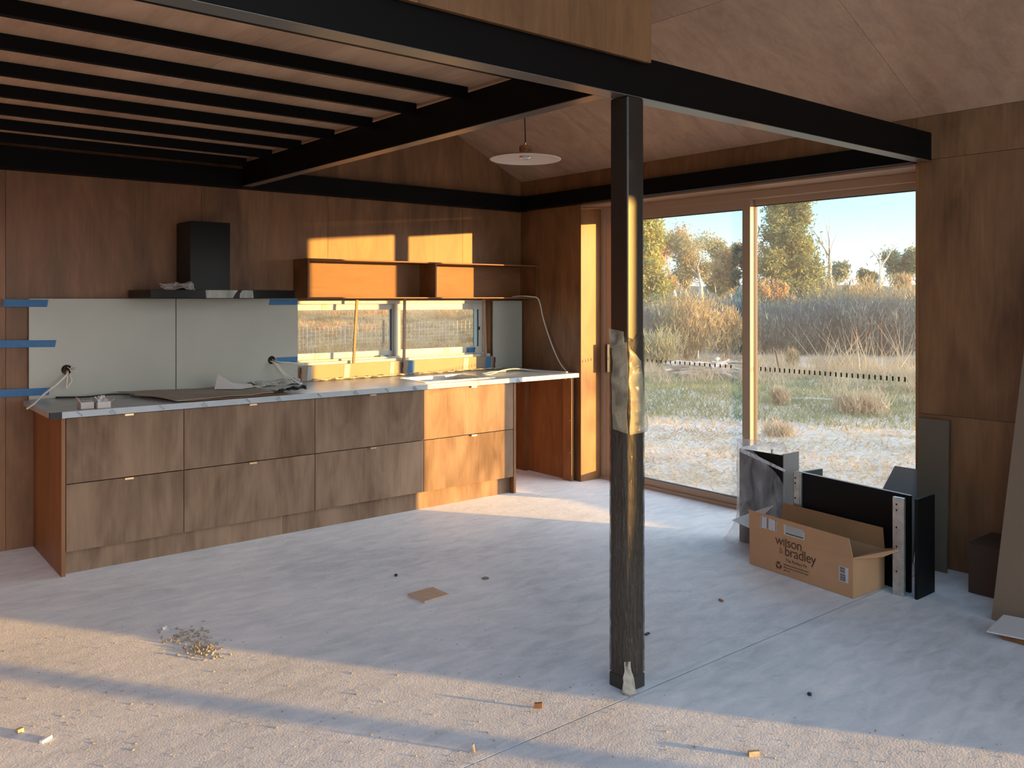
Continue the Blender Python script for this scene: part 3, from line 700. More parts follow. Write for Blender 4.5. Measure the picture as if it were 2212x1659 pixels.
# rangehood
hd = thing('range_hood', (2.1, 5.9, 1.55), 'black rangehood with square chimney and wide flat canopy', 'rangehood')
B(1.963, 2.235, 5.787, 6.062, 1.605, 2.068).build('chimney', hood_m, hd, bev=.002)
B(1.640, 2.600, 5.55, 6.028, 1.552, 1.606).build('canopy', hood_m, hd, bev=.002)
ff = solid('peeling_film', (.30, .31, .27), .35, 0, .5, var=.35, vscale=14, stretch=(1, 1, .2))
MB().add([(1.985, 5.5488, 1.553), (2.16, 5.5488, 1.553), (2.175, 5.5488, 1.580), (2.195, 5.5488, 1.605), (1.980, 5.5488, 1.605)], [(0, 1, 2, 3, 4)]).build('front_film', ff, hd, solid=.0006)
MB().add([(2.205, 5.5488, 1.553), (2.302, 5.5488, 1.553), (2.296, 5.5488, 1.605), (2.225, 5.5488, 1.605), (2.208, 5.5488, 1.582)], [(0, 1, 2, 3, 4)]).build('front_film', ff, hd, solid=.0006)
cf = crumple([(2.33, 5.56, 1.609), (2.56, 5.56, 1.609), (2.56, 5.75, 1.611), (2.33, 5.75, 1.611)], 16, 10, .006, 21, 30); cf.build('film_remnant', polythene, hd, smooth=True)
bag = crumple([(1.72, 5.60, 1.612), (1.93, 5.58, 1.615), (1.95, 5.72, 1.660), (1.75, 5.74, 1.650)], 18, 14, .026, 31, 12)
tag(bag.build('plastic_bag', film_mat('bag_plastic', .7, (.7, .7, .68), .6, 30), smooth=True, solid=.001), 'crumpled clear plastic bag lying on the left of the rangehood', 'bag')

# ------------------------------------------------------------ worktop clutter
def cable(pts, r, mat, name, lb, cat='cable', grp=None, parent=None):
    # smooth with catmull-rom
    P_ = [Vector(p) for p in pts]; P_ = [P_[0]] + P_ + [P_[-1]]; out_ = []
    for i in range(1, len(P_) - 2):
        for k in range(6):
            u = k / 6; a_, b_, c_, d_ = P_[i - 1:i + 3]
            out_.append(.5 * ((2 * b_) + (c_ - a_) * u + (2 * a_ - 5 * b_ + 4 * c_ - d_) * u * u + (3 * b_ - a_ - 3 * c_ + d_) * u ** 3))
    out_.append(P_[-2])
    o = MB().tube(out_, r, 7).build(name, mat, parent, smooth=True)
    return tag(o, lb, cat, grp) if lb else o
w_ = cable([(1.27, 6.045, 1.09), (1.262, 5.985, 1.075), (1.20, 5.95, 1.02), (1.10, 5.86, .962), (1.03, 5.73, .928), (.985, 5.69, .905)], .0062, cable_w, 'power_cable', 'thick white cable drooping from the left wall hole to the bench end')
cable([(1.275, 6.045, 1.115), (1.285, 6.00, 1.10), (1.305, 5.98, 1.088), (1.315, 5.985, 1.105), (1.30, 6.01, 1.118), (1.28, 5.99, 1.10), (1.29, 5.985, 1.085)], .0032, cable_w, 'wire_end', None, parent=w_)
cable([(1.262, 6.04, 1.12), (1.25, 6.01, 1.10), (1.245, 5.99, 1.08), (1.27, 5.985, 1.095)], .0022, copperwire, 'wire_end', None, parent=w_)
cable([(1.27, 6.035, 1.075), (1.262, 5.98, 1.055), (1.256, 5.975, 1.0), (1.252, 5.97, .985), (1.268, 5.97, 1.0), (1.285, 5.975, 1.035), (1.275, 6.0, 1.07)], .0042, cable_w, 'looped_cable', 'short looped white cable hanging from the left wall hole', grp='cables from the wall holes')
for k, (ex, ey_, ez, lb) in enumerate([(2.735, 5.94, .930, 'left of four thin white cables dropping from the right wall hole'), (2.765, 5.93, .929, 'second thin white cable dropping from the right wall hole'), (2.79, 5.90, .929, 'longest thin white cable dropping from the right wall hole to the worktop')]):
    cable([(2.632 + .008 * k, 6.045, 1.09), (2.645 + .01 * k, 5.99, 1.07), (2.69 + .01 * k, 5.96, 1.00), (ex, ey_, ez)], .0034, cable_w, 'power_cable', lb, grp='cables from the wall holes')
cable([(2.65, 6.045, 1.10), (2.68, 5.99, 1.083), (2.76, 5.985, 1.076), (2.83, 5.985, 1.064), (2.875, 5.99, 1.060)], .0036, cable_w, 'power_cable', 'white cable reaching from the right wall hole towards the window', grp='cables from the wall holes')
cable([(4.86, 5.95, 1.566), (4.90, 5.86, 1.572), (4.96, 5.80, 1.566), (5.02, 5.77, 1.54), (5.035, 5.72, 1.36), (5.04, 5.62, 1.15), (5.025, 5.50, 1.00), (5.005, 5.40, .935), (4.96, 5.34, .928), (4.93, 5.44, .927), (4.86, 5.62, .927), (4.72, 5.72, .945), (4.52, 5.66, .945), (4.34, 5.58, .930), (4.28, 5.62, .930), (4.42, 5.72, .930), (4.62, 5.74, .930)], .0052, cable_w, 'extension_cable', 'long white cable hanging from the shelf and coiled on the worktop')
cable([(1.20, 6.00, .928), (1.35, 5.90, .930), (1.50, 5.85, .940), (1.62, 5.80, .934)], .006, rubber, 'power_lead', 'black cord lying along the back of the worktop behind the carton')
# foil-like film crumple rolled back along the splashback
fm = crumple([(2.50, 5.88, .924), (2.80, 5.86, .924), (2.86, 6.02, .950), (2.45, 6.02, .945)], 26, 14, .020, 41, 16)
tag(fm.build('peeled_film', solid('silver_film', (.62, .64, .64), .22, .4), smooth=True, solid=.001), 'crumpled silver film peeled back below the right wall hole', 'film')
fm = MB(); pts = []
for k in range(60):
    x = 2.95 + k * .0315; pts.append((x, 5.995 + .012 * math.sin(k * 1.7) + .008 * math.sin(k * .6), .929 + .006 * abs(math.sin(k * 2.3))))
rr = [.004 + .004 * abs(math.sin(k * 1.3)) for k in range(60)]
tag(MB().tube(pts, rr, 5).build('film_edge', solid('bunched_film', (.45, .40, .30), .5, var=.6, vscale=40), smooth=False), 'bunched edge of film and glue running along the low board under the window', 'film')
# brown paper sheets
def paper(name, corners, amp, seed, mat, lb, curl=0):
    mb = crumple(corners, 30, 14, amp, seed, 3.0)
    if curl:
        nv = []
        for (x, y, z) in mb.v:
            u = (x - corners[0][0]) / (corners[1][0] - corners[0][0]); nv.append((x, y, z + curl * (abs(u - .5) * 2) ** 3))
        mb.v = nv
    return tag(mb.build(name, mat, smooth=True, solid=.0015), lb, 'paper', 'papers on the worktop')
paper('kraft_sheet', [(1.72, 5.30, .932), (2.36, 5.34, .936), (2.44, 5.86, .938), (1.55, 5.95, .945)], .008, 51, paperm, 'large grey-brown paper sheet spread over the middle of the worktop')
paper('kraft_sheet', [(1.78, 5.285, .9255), (2.46, 5.30, .926), (2.44, 5.60, .927), (1.60, 5.90, .929)], .003, 55, card_in, 'brown cardboard sheet lying under the grey paper')
cr_ = crumple([(2.36, 5.31, .935), (2.60, 5.36, .945), (2.61, 5.44, .965), (2.38, 5.42, .940)], 24, 8, .014, 61, 22)
tag(cr_.build('torn_paper', gasket, solid=.001), 'black torn curled paper edge in front on the worktop', 'paper', 'papers on the worktop')
hdn = MB(); hdn.add([(2.10, 5.72, .944), (2.22, 5.62, .944), (2.28, 5.80, .944), (2.135, 5.745, 1.040), (2.205, 5.70, .985), (2.36, 5.72, .962), (2.33, 5.64, .947)], [(0, 1, 3), (1, 4, 3), (1, 6, 4), (6, 5, 4), (4, 5, 2), (3, 4, 2), (3, 2, 0)])
tag(hdn.build('folded_paper', white_card, sub=0), 'white folded paper standing like a small sail on the worktop', 'paper', 'papers on the worktop')
fp = crumple([(2.24, 5.62, .948), (2.44, 5.66, .945), (2.43, 5.76, .950), (2.26, 5.74, .958)], 14, 8, .010, 71, 24)
tag(fp.build('crumpled_tissue', white_card, smooth=True, solid=.001), 'crumpled white tissue right of the folded paper', 'paper', 'papers on the worktop')
# opened carton of small parts
ct = thing('small_carton', (1.27, 5.36, .922), 'small open white carton of fittings near the left end of the worktop', 'carton')
mb = MB()
for q in [(1.195, 1.265, 5.335, 5.338, .922, .958), (1.275, 1.345, 5.300, 5.303, .922, .958), (1.195, 1.198, 5.338, 5.42, .922, .955), (1.342, 1.345, 5.303, 5.42, .922, .958), (1.195, 1.345, 5.417, 5.42, .922, .950), (1.262, 1.265, 5.338, 5.417, .922, .952), (1.275, 1.278, 5.303, 5.417, .922, .952)]:
    mb.box(*q)
mb.build('tray', white_lbl, ct)
MB().obox((1.195, 5.338, .957), (.002, 0, 0), (.0, .05, 0), (-.012, .02, .028)).build('flap', white_card, ct)
MB().obox((1.344, 5.303, .957), (.002, 0, 0), (.0, .06, 0), (.022, .0, .014)).build('flap', white_card, ct)
crumple([(1.20, 5.345, .952), (1.26, 5.345, .952), (1.26, 5.41, .975), (1.20, 5.41, .970)], 12, 10, .018, 81, 40).build('film_wad', polythene, ct, smooth=True)
crumple([(1.28, 5.31, .955), (1.34, 5.31, .952), (1.34, 5.41, .98), (1.28, 5.41, .985)], 12, 10, .020, 85, 40).build('film_wad', white_card, ct, smooth=False)

# ------------------------------------------------------------ pendant
pd = thing('pendant_lamp', (3.21, 3.80, 2.36), 'pendant lamp with cork holder and thin dish shade by the door', 'lamp')
c0 = (3.205, 3.80, 2.365)
MB().lathe([(.0, .012), (.035, .012), (.10, .010), (.185, .001), (.205, -.006), (.207, -.010), (.200, -.011), (.18, -.006), (.10, .004), (.036, .006), (0, .006)], c0, 48).build('shade', [copper], pd, smooth=True)
MB().lathe([(.036, .0045), (.10, .0025), (.17, -.0055), (.183, -.010), (.196, -.0135), (.205, -.0125), (.2065, -.0105)], c0, 48).build('shade_lining', lampwhite, pd, smooth=True)
MB().lathe([(0, .068), (.030, .068), (.035, .062), (.036, .045), (.033, .038), (.036, .030), (.038, .013), (0, .013)], c0, 28).build('cork_holder', cork, pd, smooth=False)
MB().lathe([(0, .0055), (.020, .0055), (.034, .003), (.034, .001), (.022, -.006), (.016, -.010), (0, -.011)], c0, 24).build('bulb_socket', stain, pd, smooth=True)
MB().tube([(3.205, 3.80, 2.433), (3.205, 3.80, 2.45)], .006, 10).build('ferrule', stain, pd)
zt = zc(3.20)
MB().tube([(3.205, 3.80, 2.448), (3.203, 3.80, 2.52), (3.199, 3.80, 2.60), (3.201, 3.80, 2.9), (3.2, 3.80, zt)], .0035, 7).build('cord', rubber, pd)
MB().lathe([(0, 0), (.05, 0), (.05, .03), (0, .03)], (3.2, 3.8, zt - .045), 20).build('ceiling_rose', rubber, pd)

# ------------------------------------------------------------ cardboard box with print
bo = Vector((4.171, 2.323, 0)); bl = Vector((.084, .691, 0)); bd = Vector((.290, -.018, 0))
ul = bl.normalized(); ud = bd.normalized(); BH = .205; TK = .004
cb = thing('cardboard_box', tuple(bo), 'long open printed cardboard box in front of the black panels', 'box')
cm = MB()
cm.obox(bo + Vector((0, 0, .001)), bl, bd, (0, 0, TK))
cm.obox(bo + Vector((0, 0, .005)), bl, ud * TK, (0, 0, BH)); cm.obox(bo + bd - ud * TK + Vector((0, 0, .005)), bl, ud * TK, (0, 0, BH))
cm.obox(bo + ud * TK + Vector((0, 0, .005)), ul * TK, bd - ud * 2 * TK, (0, 0, BH)); cm.obox(bo + bl - ul * TK + ud * TK + Vector((0, 0, .005)), ul * TK, bd - ud * 2 * TK, (0, 0, BH))
cm.build('carton_body', card, cb, bev=.001)
zt = Vector((0, 0, BH + .005))
f1 = MB(); f1.add([bo + zt, bo + bl + zt, bo + bl * 1.0 + zt + Vector((-.005, .0, .108)), bo + bl * .025 + zt + Vector((-.012, 0, .100))], [(0, 1, 2, 3)])
f1.build('front_flap', card, cb, solid=TK)
f2 = MB(); f2.add([bo + bd + zt, bo + bd + bl + zt, bo + bd + bl + zt + Vector((.02, 0, .105)), bo + bd + bl * .03 + zt + Vector((.02, 0, .105))], [(0, 1, 2, 3)])
f2.build('rear_flap', card_in, cb, solid=TK)
f3 = MB(); f3.add([bo + zt, bo + bd + zt, bo + bd * .85 + zt + Vector((0.02, -.125, .035)), bo + bd * .35 + zt + Vector((0.03, -.085, .005))], [(0, 1, 2, 3)])
f3.build('end_flap', card, cb, solid=TK)
f4 = MB(); f4.add([bo + bl + zt, bo + bd * .75 + bl + zt + Vector((0, .0, .10)), bo + bd * .55 + bl + zt + Vector((0, .10, .05)), bo + bl + zt + Vector((-.03, .10, .03))], [(0, 1, 2, 3)])
tag(f4.build('end_flap', white_lbl, cb, solid=TK), 'pale bent end flap')
nf = ul.cross(Vector((0, 0, 1))).normalized()
if nf.x > 0: nf = -nf
xd = -ul            # text runs towards smaller y as seen by the camera
def at(u, z, off=.0012): return bo + bl - ul * u + Vector((0, 0, z)) + nf * off        # u from the far (left) end
text('wilson', .078, ink, cb, at(.190, .165), xd, (0, 0, 1), 'printed_word', .92)
text('bradley', .078, ink, cb, at(.255, .115), xd, (0, 0, 1), 'printed_word', .92)
text('The Perfect Fit', .024, ink, cb, at(.262, .082), xd, (0, 0, 1), 'printed_word', 1.0)
text('&', .05, solid('faint_ink', (.27, .14, .07), .7), cb, at(.215, .118), xd, (0, 0, 1), 'printed_word')
for k, ln in enumerate(['Manufactured from recycled board', 'Please reuse or recycle this carton', 'after use']):
    text(ln, .0118, ink, cb, at(.250, .060 - k * .0155), xd, (0, 0, 1), 'printed_line', 1.0, .0004)
# recycling triangle of three arrows
rc = MB(); ctr = (.215, .048)
for k in range(3):
    a0 = R(90 + 120 * k); 
    def pp(r_, a_): return at(ctr[0] + r_ * math.cos(a_) * -1 * -1, ctr[1] + r_ * math.sin(a_), .0016)
    outer = [pp(.021, a0 + R(d_)) for d_ in (-38, -18, 8, 30)]; inner = [pp(.010, a0 + R(d_)) for d_ in (30, 8, -18, -38)]
    head = [pp(.026, a0 + R(30)), pp(.016, a0 + R(62)), pp(.006, a0 + R(34))]
    nn_ = len(rc.v); rc.add(outer + inner, [tuple(range(8))]); rc.add(head, [(0, 1, 2)])
rc.build('recycling_mark', ink, cb, solid=.0004)
def lab(u0, u1, z0, z1, mat, nm, off=.0015, skew=0, par=cb, th=.0008):
    p = [at(u0, z0, off), at(u1, z0 + skew, off), at(u1, z1 + skew, off), at(u0, z1, off)]
    return MB().add(p, [(0, 1, 2, 3)]).build(nm, mat, par, solid=th)
lb_ = lab(.612, .668, .072, .150, white_lbl, 'barcode_label')
for k in range(9):
    z_ = .146 - k * .0075 - (.004 if k > 3 else 0); lab(.618, .650, z_ - .0045 + .001 * (k % 2), z_, blk, 'bar', .0026, 0, lb_, .0003)
text('98741', .012, blk, lb_, at(.653, .080, .0026), (0, 0, 1), ul, 'printed_line')
lab(.085, .205, .235, .300, white_lbl, 'shipping_label', .006)
for uu in (.092, .135, .142, .198): lab(uu, uu + .003, .238, .298, blk, 'label_rule', .0075, 0, cb, .0003)
wl_ = lab(.255, .395, .232, .292, white_lbl, 'document_pouch', .006)
lab(.268, .388, .238, .246, green, 'green_stripe', .0078, 0, cb, .0003)
lab(.268, .388, .250, .287, solid('pouch_paper', (.42, .40, .38), .5), 'pouch_paper', .0075, 0, cb, .0003)

# ------------------------------------------------------------ black metal-sided drawer box
bp_ = thing('black_drawer_box', (4.45, 2.5, 0), 'black panelled open drawer box with metal runners behind the cardboard box', 'drawer box')
p0 = Vector((4.487, 2.180, 0)); pl = Vector((.105, .745, 0)); pu = pl.normalized(); pn = Vector((pu.y, -pu.x, 0))
MB().obox(p0, pl, pn * .016, (0, 0, .512)).build('long_panel', black_panel, bp_, bev=.001)
B(4.412, 4.604, 2.105, 2.121, 0.0, .516).build('end_panel', black_panel, bp_, bev=.001)
MB().obox(p0 + pl + Vector((0, .001, 0)), (.25, -.03, 0), (0, .016, 0), (0, 0, .50)).build('end_panel', solid('charcoal_panel', (.10, .10, .10), .5), bp_, bev=.001)
MB().obox(p0 + Vector((0, 0, .512)), pl, pn * .016, (0, 0, .002)).build('edge_strip', white_card, bp_)
for k, (u0, w0) in enumerate([(.0, .085), (.700, .055)]):
    rn = MB(); q = p0 + pu * u0 - pn * .014
    if k == 0: q = Vector((4.398, 2.170, 0)); rn.obox(q, (0, .060, 0), (.020, 0, 0), (0, 0, .512)); rn.obox(q + Vector((.020, .03, 0)), (.055, .02, 0), (0, .004, 0), (0, 0, .50))
    else: rn.obox(q, pu * w0, pn * .013, (0, 0, .510)); rn.obox(q + pu * .012 - pn * .004, pu * .016, pn * .004, (0, 0, .500))
    r_ = rn.build('runner', galv, bp_, bev=.001)
    for zz in (.47, .44, .35, .25, .12):
        c_ = (Vector((4.3965, 2.205, zz)) if k == 0 else q + pu * .040 - pn * .002 + Vector((0, 0, zz)))
        MB().obox(c_, (0, .007, 0), (.004, 0, 0), (0, 0, .010)).build('slot', dark_hole, r_)

# ------------------------------------------------------------ plastic wrapped carton by the door
wc = thing('wrapped_panels', (4.6, 3.2, 0), 'upright black folded panels under draped clear plastic beside the sliding door', 'panels')
q0 = Vector((4.60, 3.335, 0)); q1 = Vector((4.60, 3.022, 0)); q2 = Vector((4.765, 3.018, 0))
MB().obox(q1, q0 - q1, (.012, 0, 0), (0, 0, .592)).build('front_panel', black_panel, wc, bev=.001)
MB().obox(q1 + Vector((.012, 0, 0)), (.17, 0.0, 0), (0, .010, 0), (0, 0, .597)).build('side_panel', grey_panel, wc, bev=.001)
MB().obox(q0 + Vector((.012, -.010, 0)), (.17, 0, 0), (0, .010, 0), (0, 0, .60)).build('side_panel', white_card, wc, bev=.001)
B(4.70, 4.712, 3.16, 3.17, .001, .60).build('inner_post', white_card, wc)
# draped polythene: a column that flares at the floor
mb = MB(); NU, NV = 40, 34; vs = []
for j in range(NV + 1):
    v = j / NV; z = .655 * (1 - v) + .004
    fl = 0 if v < .72 else ((v - .72) / .28) ** 1.5
    for i in range(NU + 1):
        u = i / NU; a_ = R(200 + 200 * u) if False else 0
        # path in plan: from back-left round the left edge, across the front, ends on a diagonal
        per = [(4.70, 3.37), (4.63, 3.365), (4.590, 3.345), (4.585, 3.27), (4.585, 3.15), (4.585, 3.05), (4.60, 3.005)]
        t_ = u * (len(per) - 1); k = min(int(t_), len(per) - 2); f_ = t_ - k
        x = per[k][0] * (1 - f_) + per[k + 1][0] * f_; y = per[k][1] * (1 - f_) + per[k + 1][1] * f_
        zz = z
        lim = .655 - max(0, (u - .42)) * .42          # top edge slopes down to the right
        zz = .004 + (lim - .004) * (1 - v)
        nz = mnoise.noise(Vector((u * 9, v * 5 + u * 3, 3))) * .014 + mnoise.noise(Vector((u * 22, v * 8, 7))) * .006
        x += -abs(nz) - .002 - fl * .07 * (1 if u < .8 else .3); y += fl * (.09 * (1 - u * 1.6)) + (nz * .3 if u < .4 else 0)
        vs.append((x, y, zz))
fs = [(j * (NU + 1) + i, j * (NU + 1) + i + 1, (j + 1) * (NU + 1) + i + 1, (j + 1) * (NU + 1) + i) for j in range(NV) for i in range(NU)]
MB().add(vs, fs).build('plastic_drape', polythene, wc, smooth=True)
crumple([(4.59, 3.345, .595), (4.60, 3.36, .655), (4.76, 3.12, .650), (4.74, 3.08, .590)], 18, 8, .012, 91, 12).build('plastic_hood', polythene, wc, smooth=True)
crumple([(4.60, 3.36, .650), (4.74, 3.10, .652), (4.80, 3.12, .60), (4.68, 3.37, .60)], 14, 8, .012, 95, 12).build('plastic_hood', polythene, wc, smooth=True)
crumple([(4.592, 3.33, .575), (4.592, 3.32, .600), (4.590, 2.99, .510), (4.590, 3.00, .495)], 20, 4, .006, 97, 20).build('plastic_fold', film_mat('fold_plastic', .8, (.75, .77, .8), .5, 30), wc, smooth=True)

# grey offcut and boards leaning by the jamb
o = MB().add([(5.00, 2.78, .0), (5.02, 2.42, .0), (5.052, 2.40, .545), (5.052, 2.545, .545), (5.03, 2.66, .30)], [(0, 1, 2, 3, 4)]).build('offcut_board', grey_panel, solid=.012)
tag(o, 'pale grey slanted offcut standing behind the black drawer box', 'board', 'boards leaning by the door')
o = MB().obox((4.965, 2.205, 0), (.012, 0, 0), (0, .175, 0), (.078, .02, .852)).build('narrow_board', solid('grey_green_board', (.12, .09, .058), .7, var=.06), bev=.001)
tag(o, 'narrow grey-brown board leaning upright against the wall beside the door', 'board', 'boards leaning by the door')
st = thing('leaning_sheets', (4.6, 1.2, 0), 'tall sheet board leaning against the wall at the right edge', 'sheet')
for k, (dx, dy_, mm) in enumerate([(0, 0, plasterb), (.020, -.03, wall_ply)]):
    MB().obox((4.415 + dx, 1.75 + dy_, .004), (.012, 0, .003), (0, -1.25, 0), (.60, 0, 1.95)).build('sheet', mm, st, bev=.0008)
o = MB().obox((4.14, 1.662, .035), (.19, .0, .03), (.05, -.20, .0), (0, 0, .006)).build('floor_offcut', white_lbl)
tag(o, 'pale board offcut lying propped on the floor at the right edge', 'board')
MB().obox((4.20, 1.52, .001), (.10, 0, 0), (0, .10, 0), (.0, 0, .032)).build('packer', side_ply, o)
cbx = thing('brown_carton', (4.85, 1.95, 0), 'small dark brown carton standing by the wall behind the leaning sheet', 'box')
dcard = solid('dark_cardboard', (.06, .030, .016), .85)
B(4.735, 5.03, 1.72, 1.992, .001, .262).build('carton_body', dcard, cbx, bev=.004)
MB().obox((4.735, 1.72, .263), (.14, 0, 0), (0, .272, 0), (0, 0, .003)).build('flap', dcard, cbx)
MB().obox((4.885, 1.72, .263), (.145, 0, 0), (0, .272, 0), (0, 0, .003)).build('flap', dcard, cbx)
# sheet leaning at the jamb of the second door (out of frame, its edge shapes the light on the floor)
o = MB().obox((4.875, -1.31, 0), (.012, 0, 0), (0, 1.0, 0), (.168, 0, .95)).build('plywood_offcut', cab_ply)
tag(o, 'short plywood sheet leaning on the wall beside the second sliding door', 'sheet')

# ------------------------------------------------------------ floor debris
o = MB().obox((2.425, 3.672, .001), (.160, .008, 0), (-.004, .150, 0), (0, 0, .009)).build('plywood_square', solid('fresh_ply', (.60, .41, .29), .6, var=.08, vscale=20), bev=.001)
tag(o, 'square plywood offcut lying flat on the open floor', 'offcut')
o = MB().lathe([(0, .0035), (.014, .0035), (.0175, .005), (.02, .003), (.02, .0005), (0, .0005)], (2.899, 3.779, 0), 24).build('metal_disc', solid('dull_cap', (.16, .15, .14), .4))
tag(o, 'small round metal cap lying on the floor near the plywood square', 'cap')
def chip(x, y, l, w, h, a_, mat, lb, cat='offcut', grp='scraps on the floor', tilt=0.0):
    ca, sa = math.cos(a_), math.sin(a_)
    o = MB().obox((x, y, .0008), (l * ca, l * sa, tilt), (-w * sa, w * ca, 0), (-.15 * h * sa, .15 * h * ca, h)).build('wood_scrap', mat)
    return tag(o, lb, cat, grp)
chip(2.12, 2.463, .030, .012, .018, R(-50), side_ply, 'dark red-brown wedge of wood just left of the post', tilt=.004)
chip(.575, 3.48, .022, .016, .014, R(20), chipm, 'tiny pale block at the far left of the sunlit floor')
chip(.628, 3.35, .045, .012, .010, R(35), white_card, 'curled scrap of white paper on the sunlit floor at left', cat='paper')
chip(2.458, 1.742, .040, .012, .016, R(-30), chipm, 'pale splinter on the sunlit floor at the bottom right of the post')
chip(2.53, 4.12, .014, .010, .012, R(10), rubber, 'small dark plug behind the plywood square')
chip(1.29, 4.14, .03, .012, .014, R(60), white_card, 'small white chip on the shaded floor near the sawdust pile')
chip(1.755, 2.35, .012, .006, .028, R(40), chipm, 'upright thin shaving on the sunlit floor at the bottom centre')
chip(3.02, 1.86, .012, .012, .010, R(0), rubber, 'round black pebble on the floor right of the post')
chip(3.62, 2.72, .028, .012, .008, R(70), side_ply, 'dark splinter on the floor in front of the box')
chip(2.98, 2.67, .030, .012, .006, R(10), rubber, 'flat dark fleck on the floor right of the post')
# sawdust and grit: uncountable
def scatter(n, fx, smin, smax, mat, name, lb, flat=.4):
    vs = []; fs = []
    for k in range(n):
        x, y = fx(); s_ = random.uniform(smin, smax); a_ = random.uniform(0, 6.28); l_ = s_ * random.uniform(1, 3.0)
        ca, sa = math.cos(a_), math.sin(a_); h = s_ * flat * random.uniform(.5, 1.4); b0 = len(vs)
        for (p, q, r_) in [(-l_, -s_, 0), (l_, -s_ * .6, 0), (l_ * .7, s_, 0), (-l_ * .8, s_ * .7, 0), (0, 0, h)]:
            vs.append((x + p * ca - q * sa, y + p * sa + q * ca, r_ + .0004))
        fs += [(b0, b0 + 1, b0 + 4), (b0 + 1, b0 + 2, b0 + 4), (b0 + 2, b0 + 3, b0 + 4), (b0 + 3, b0, b0 + 4)]
    return tag(MB().add(vs, fs).build(name, mat), lb, 'debris', None, 'stuff')
def pile():
    k = random.random()
    if k < .5: return random.gauss(1.345, .035), random.gauss(3.80, .05)
    return random.gauss(1.34, .05), random.gauss(4.0, .07)
scatter(260, pile, .002, .0065, chipm, 'sawdust_pile', 'small pile of sawdust and wood chips at the edge of the sunlight', 1.3)
def strip():
    y = random.uniform(1.2, 4.4); u = random.uniform(-1.3, .15)
    xx = 3.191 - (y - 1.161) / 1.449 + u * .95
    return xx, y
scatter(520, strip, .0008, .0034, chipm, 'wood_chips', 'pale wood chips scattered over the sunlit floor', 1.1)
scatter(900, strip, .0006, .0018, chipg, 'grit', 'fine grit scattered over the sunlit floor', 1.3)
scatter(260, lambda: (random.uniform(1.5, 4.6), random.uniform(2.5, 5.2)), .0006, .0028, chipg, 'grit', 'fine grit scattered over the shaded floor', .6)

# ------------------------------------------------------------ outside
def smooth(a_, b_, x): 
    t_ = min(1, max(0, (x - a_) / (b_ - a_))); return t_ * t_ * (3 - 2 * t_)
def interp(x, pts):
    if x <= pts[0][0]: return pts[0][1]
    for (a_, b_), (c_, d_) in zip(pts[:-1], pts[1:]):
        if x <= c_: return b_ + (d_ - b_) * (x - a_) / (c_ - a_)
    return pts[-1][1]
DOOR = [(0, -.22), (16, -.28), (24, -.30), (30, -.1), (40, .5), (52, 1.15), (78, 2.0), (95, 2.35), (140, 2.2), (400, 2.0), (1200, 8)]
KIT = [(0, -.22), (14, -.35), (34, -.75), (44, -.1), (62, 1.8), (110, 7), (200, 14), (400, 20), (1200, 40)]
def ground_z(x, y):
    D = math.hypot(x, y); az = math.degrees(math.atan2(y, x))
    w_ = smooth(43, 52, az); zd = interp(D, DOOR); zk = interp(D, KIT)
    z = zd * (1 - w_) + zk * w_
    s_ = smooth(-4, 12, az) * (1 - smooth(110, 125, az))
    z = -.25 * (1 - s_) + z * s_
    if D > 6:
        z += mnoise.noise(Vector((x * .25, y * .25, 0))) * .08 * min(1, (D - 6) / 10) + (mnoise.noise(Vector((x * 1.1, y * 1.1, 3))) * .03 if D < 60 else 0)
    return z
gv = []; gf = []; rads = [0, 3.0, 6.4] + [6.4 * 1.045 ** k for k in range(1, 84)] + [300, 420, 600, 900, 1400]
angs = list(np.linspace(-180, 0, 25))[:-1] + list(np.linspace(0, 75, 181))[:-1] + list(np.linspace(75, 180, 36))[:-1]
NA = len(angs)
for r_ in rads:
    for a_ in angs:
        x, y = r_ * math.cos(R(a_)), r_ * math.sin(R(a_))
        z = ground_z(x, y) if r_ > 6.5 else -.30
        gv.append((x, y, z))
for i in range(len(rads) - 1):
    for k in range(NA):
        k2 = (k + 1) % NA; gf.append((i * NA + k, (i + 1) * NA + k, (i + 1) * NA + k2, i * NA + k2))
grd = MB().add(gv, gf).build('ground', earth, smooth=True); struct(grd)

def np_mesh(name, V, F, mat, parent=None, org=(0, 0, 0)):
    """V (n,3), F (m,k) uniform"""
    me = bpy.data.meshes.new(name); k = F.shape[1]
    me.vertices.add(len(V)); me.vertices.foreach_set('co', (V - np.array(org)).astype(np.float32).ravel())
    me.loops.add(F.size); me.loops.foreach_set('vertex_index', F.astype(np.int32).ravel())
    me.polygons.add(len(F)); me.polygons.foreach_set('loop_start', np.arange(0, F.size, k, dtype=np.int32))
    me.update(calc_edges=True); me.validate(); me.materials.append(mat)
    o = bpy.data.objects.new(name, me); COL.objects.link(o)
    if parent: o.parent = parent
    return o
def blades(cent, h, w, lean, rng=RNG):
    """grass blades: one triangle each; cent (n,3)"""
    n = len(cent); a_ = rng.uniform(0, 2 * np.pi, n); hh = h * rng.uniform(.5, 1.4, n); ww = w * rng.uniform(.6, 1.4, n)
    d = np.stack([np.cos(a_), np.sin(a_), np.zeros(n)], 1)
    la = rng.uniform(0, 2 * np.pi, n); ld = np.stack([np.cos(la), np.sin(la), np.zeros(n)], 1) * (lean * rng.uniform(.2, 1.3, n) * hh)[:, None]
    V = np.concatenate([cent - d * ww[:, None], cent + d * ww[:, None], cent + ld + np.array([0, 0, 1]) * hh[:, None]], 0)
    F = np.stack([np.arange(n), np.arange(n) + n, np.arange(n) + 2 * n], 1)
    return V, F
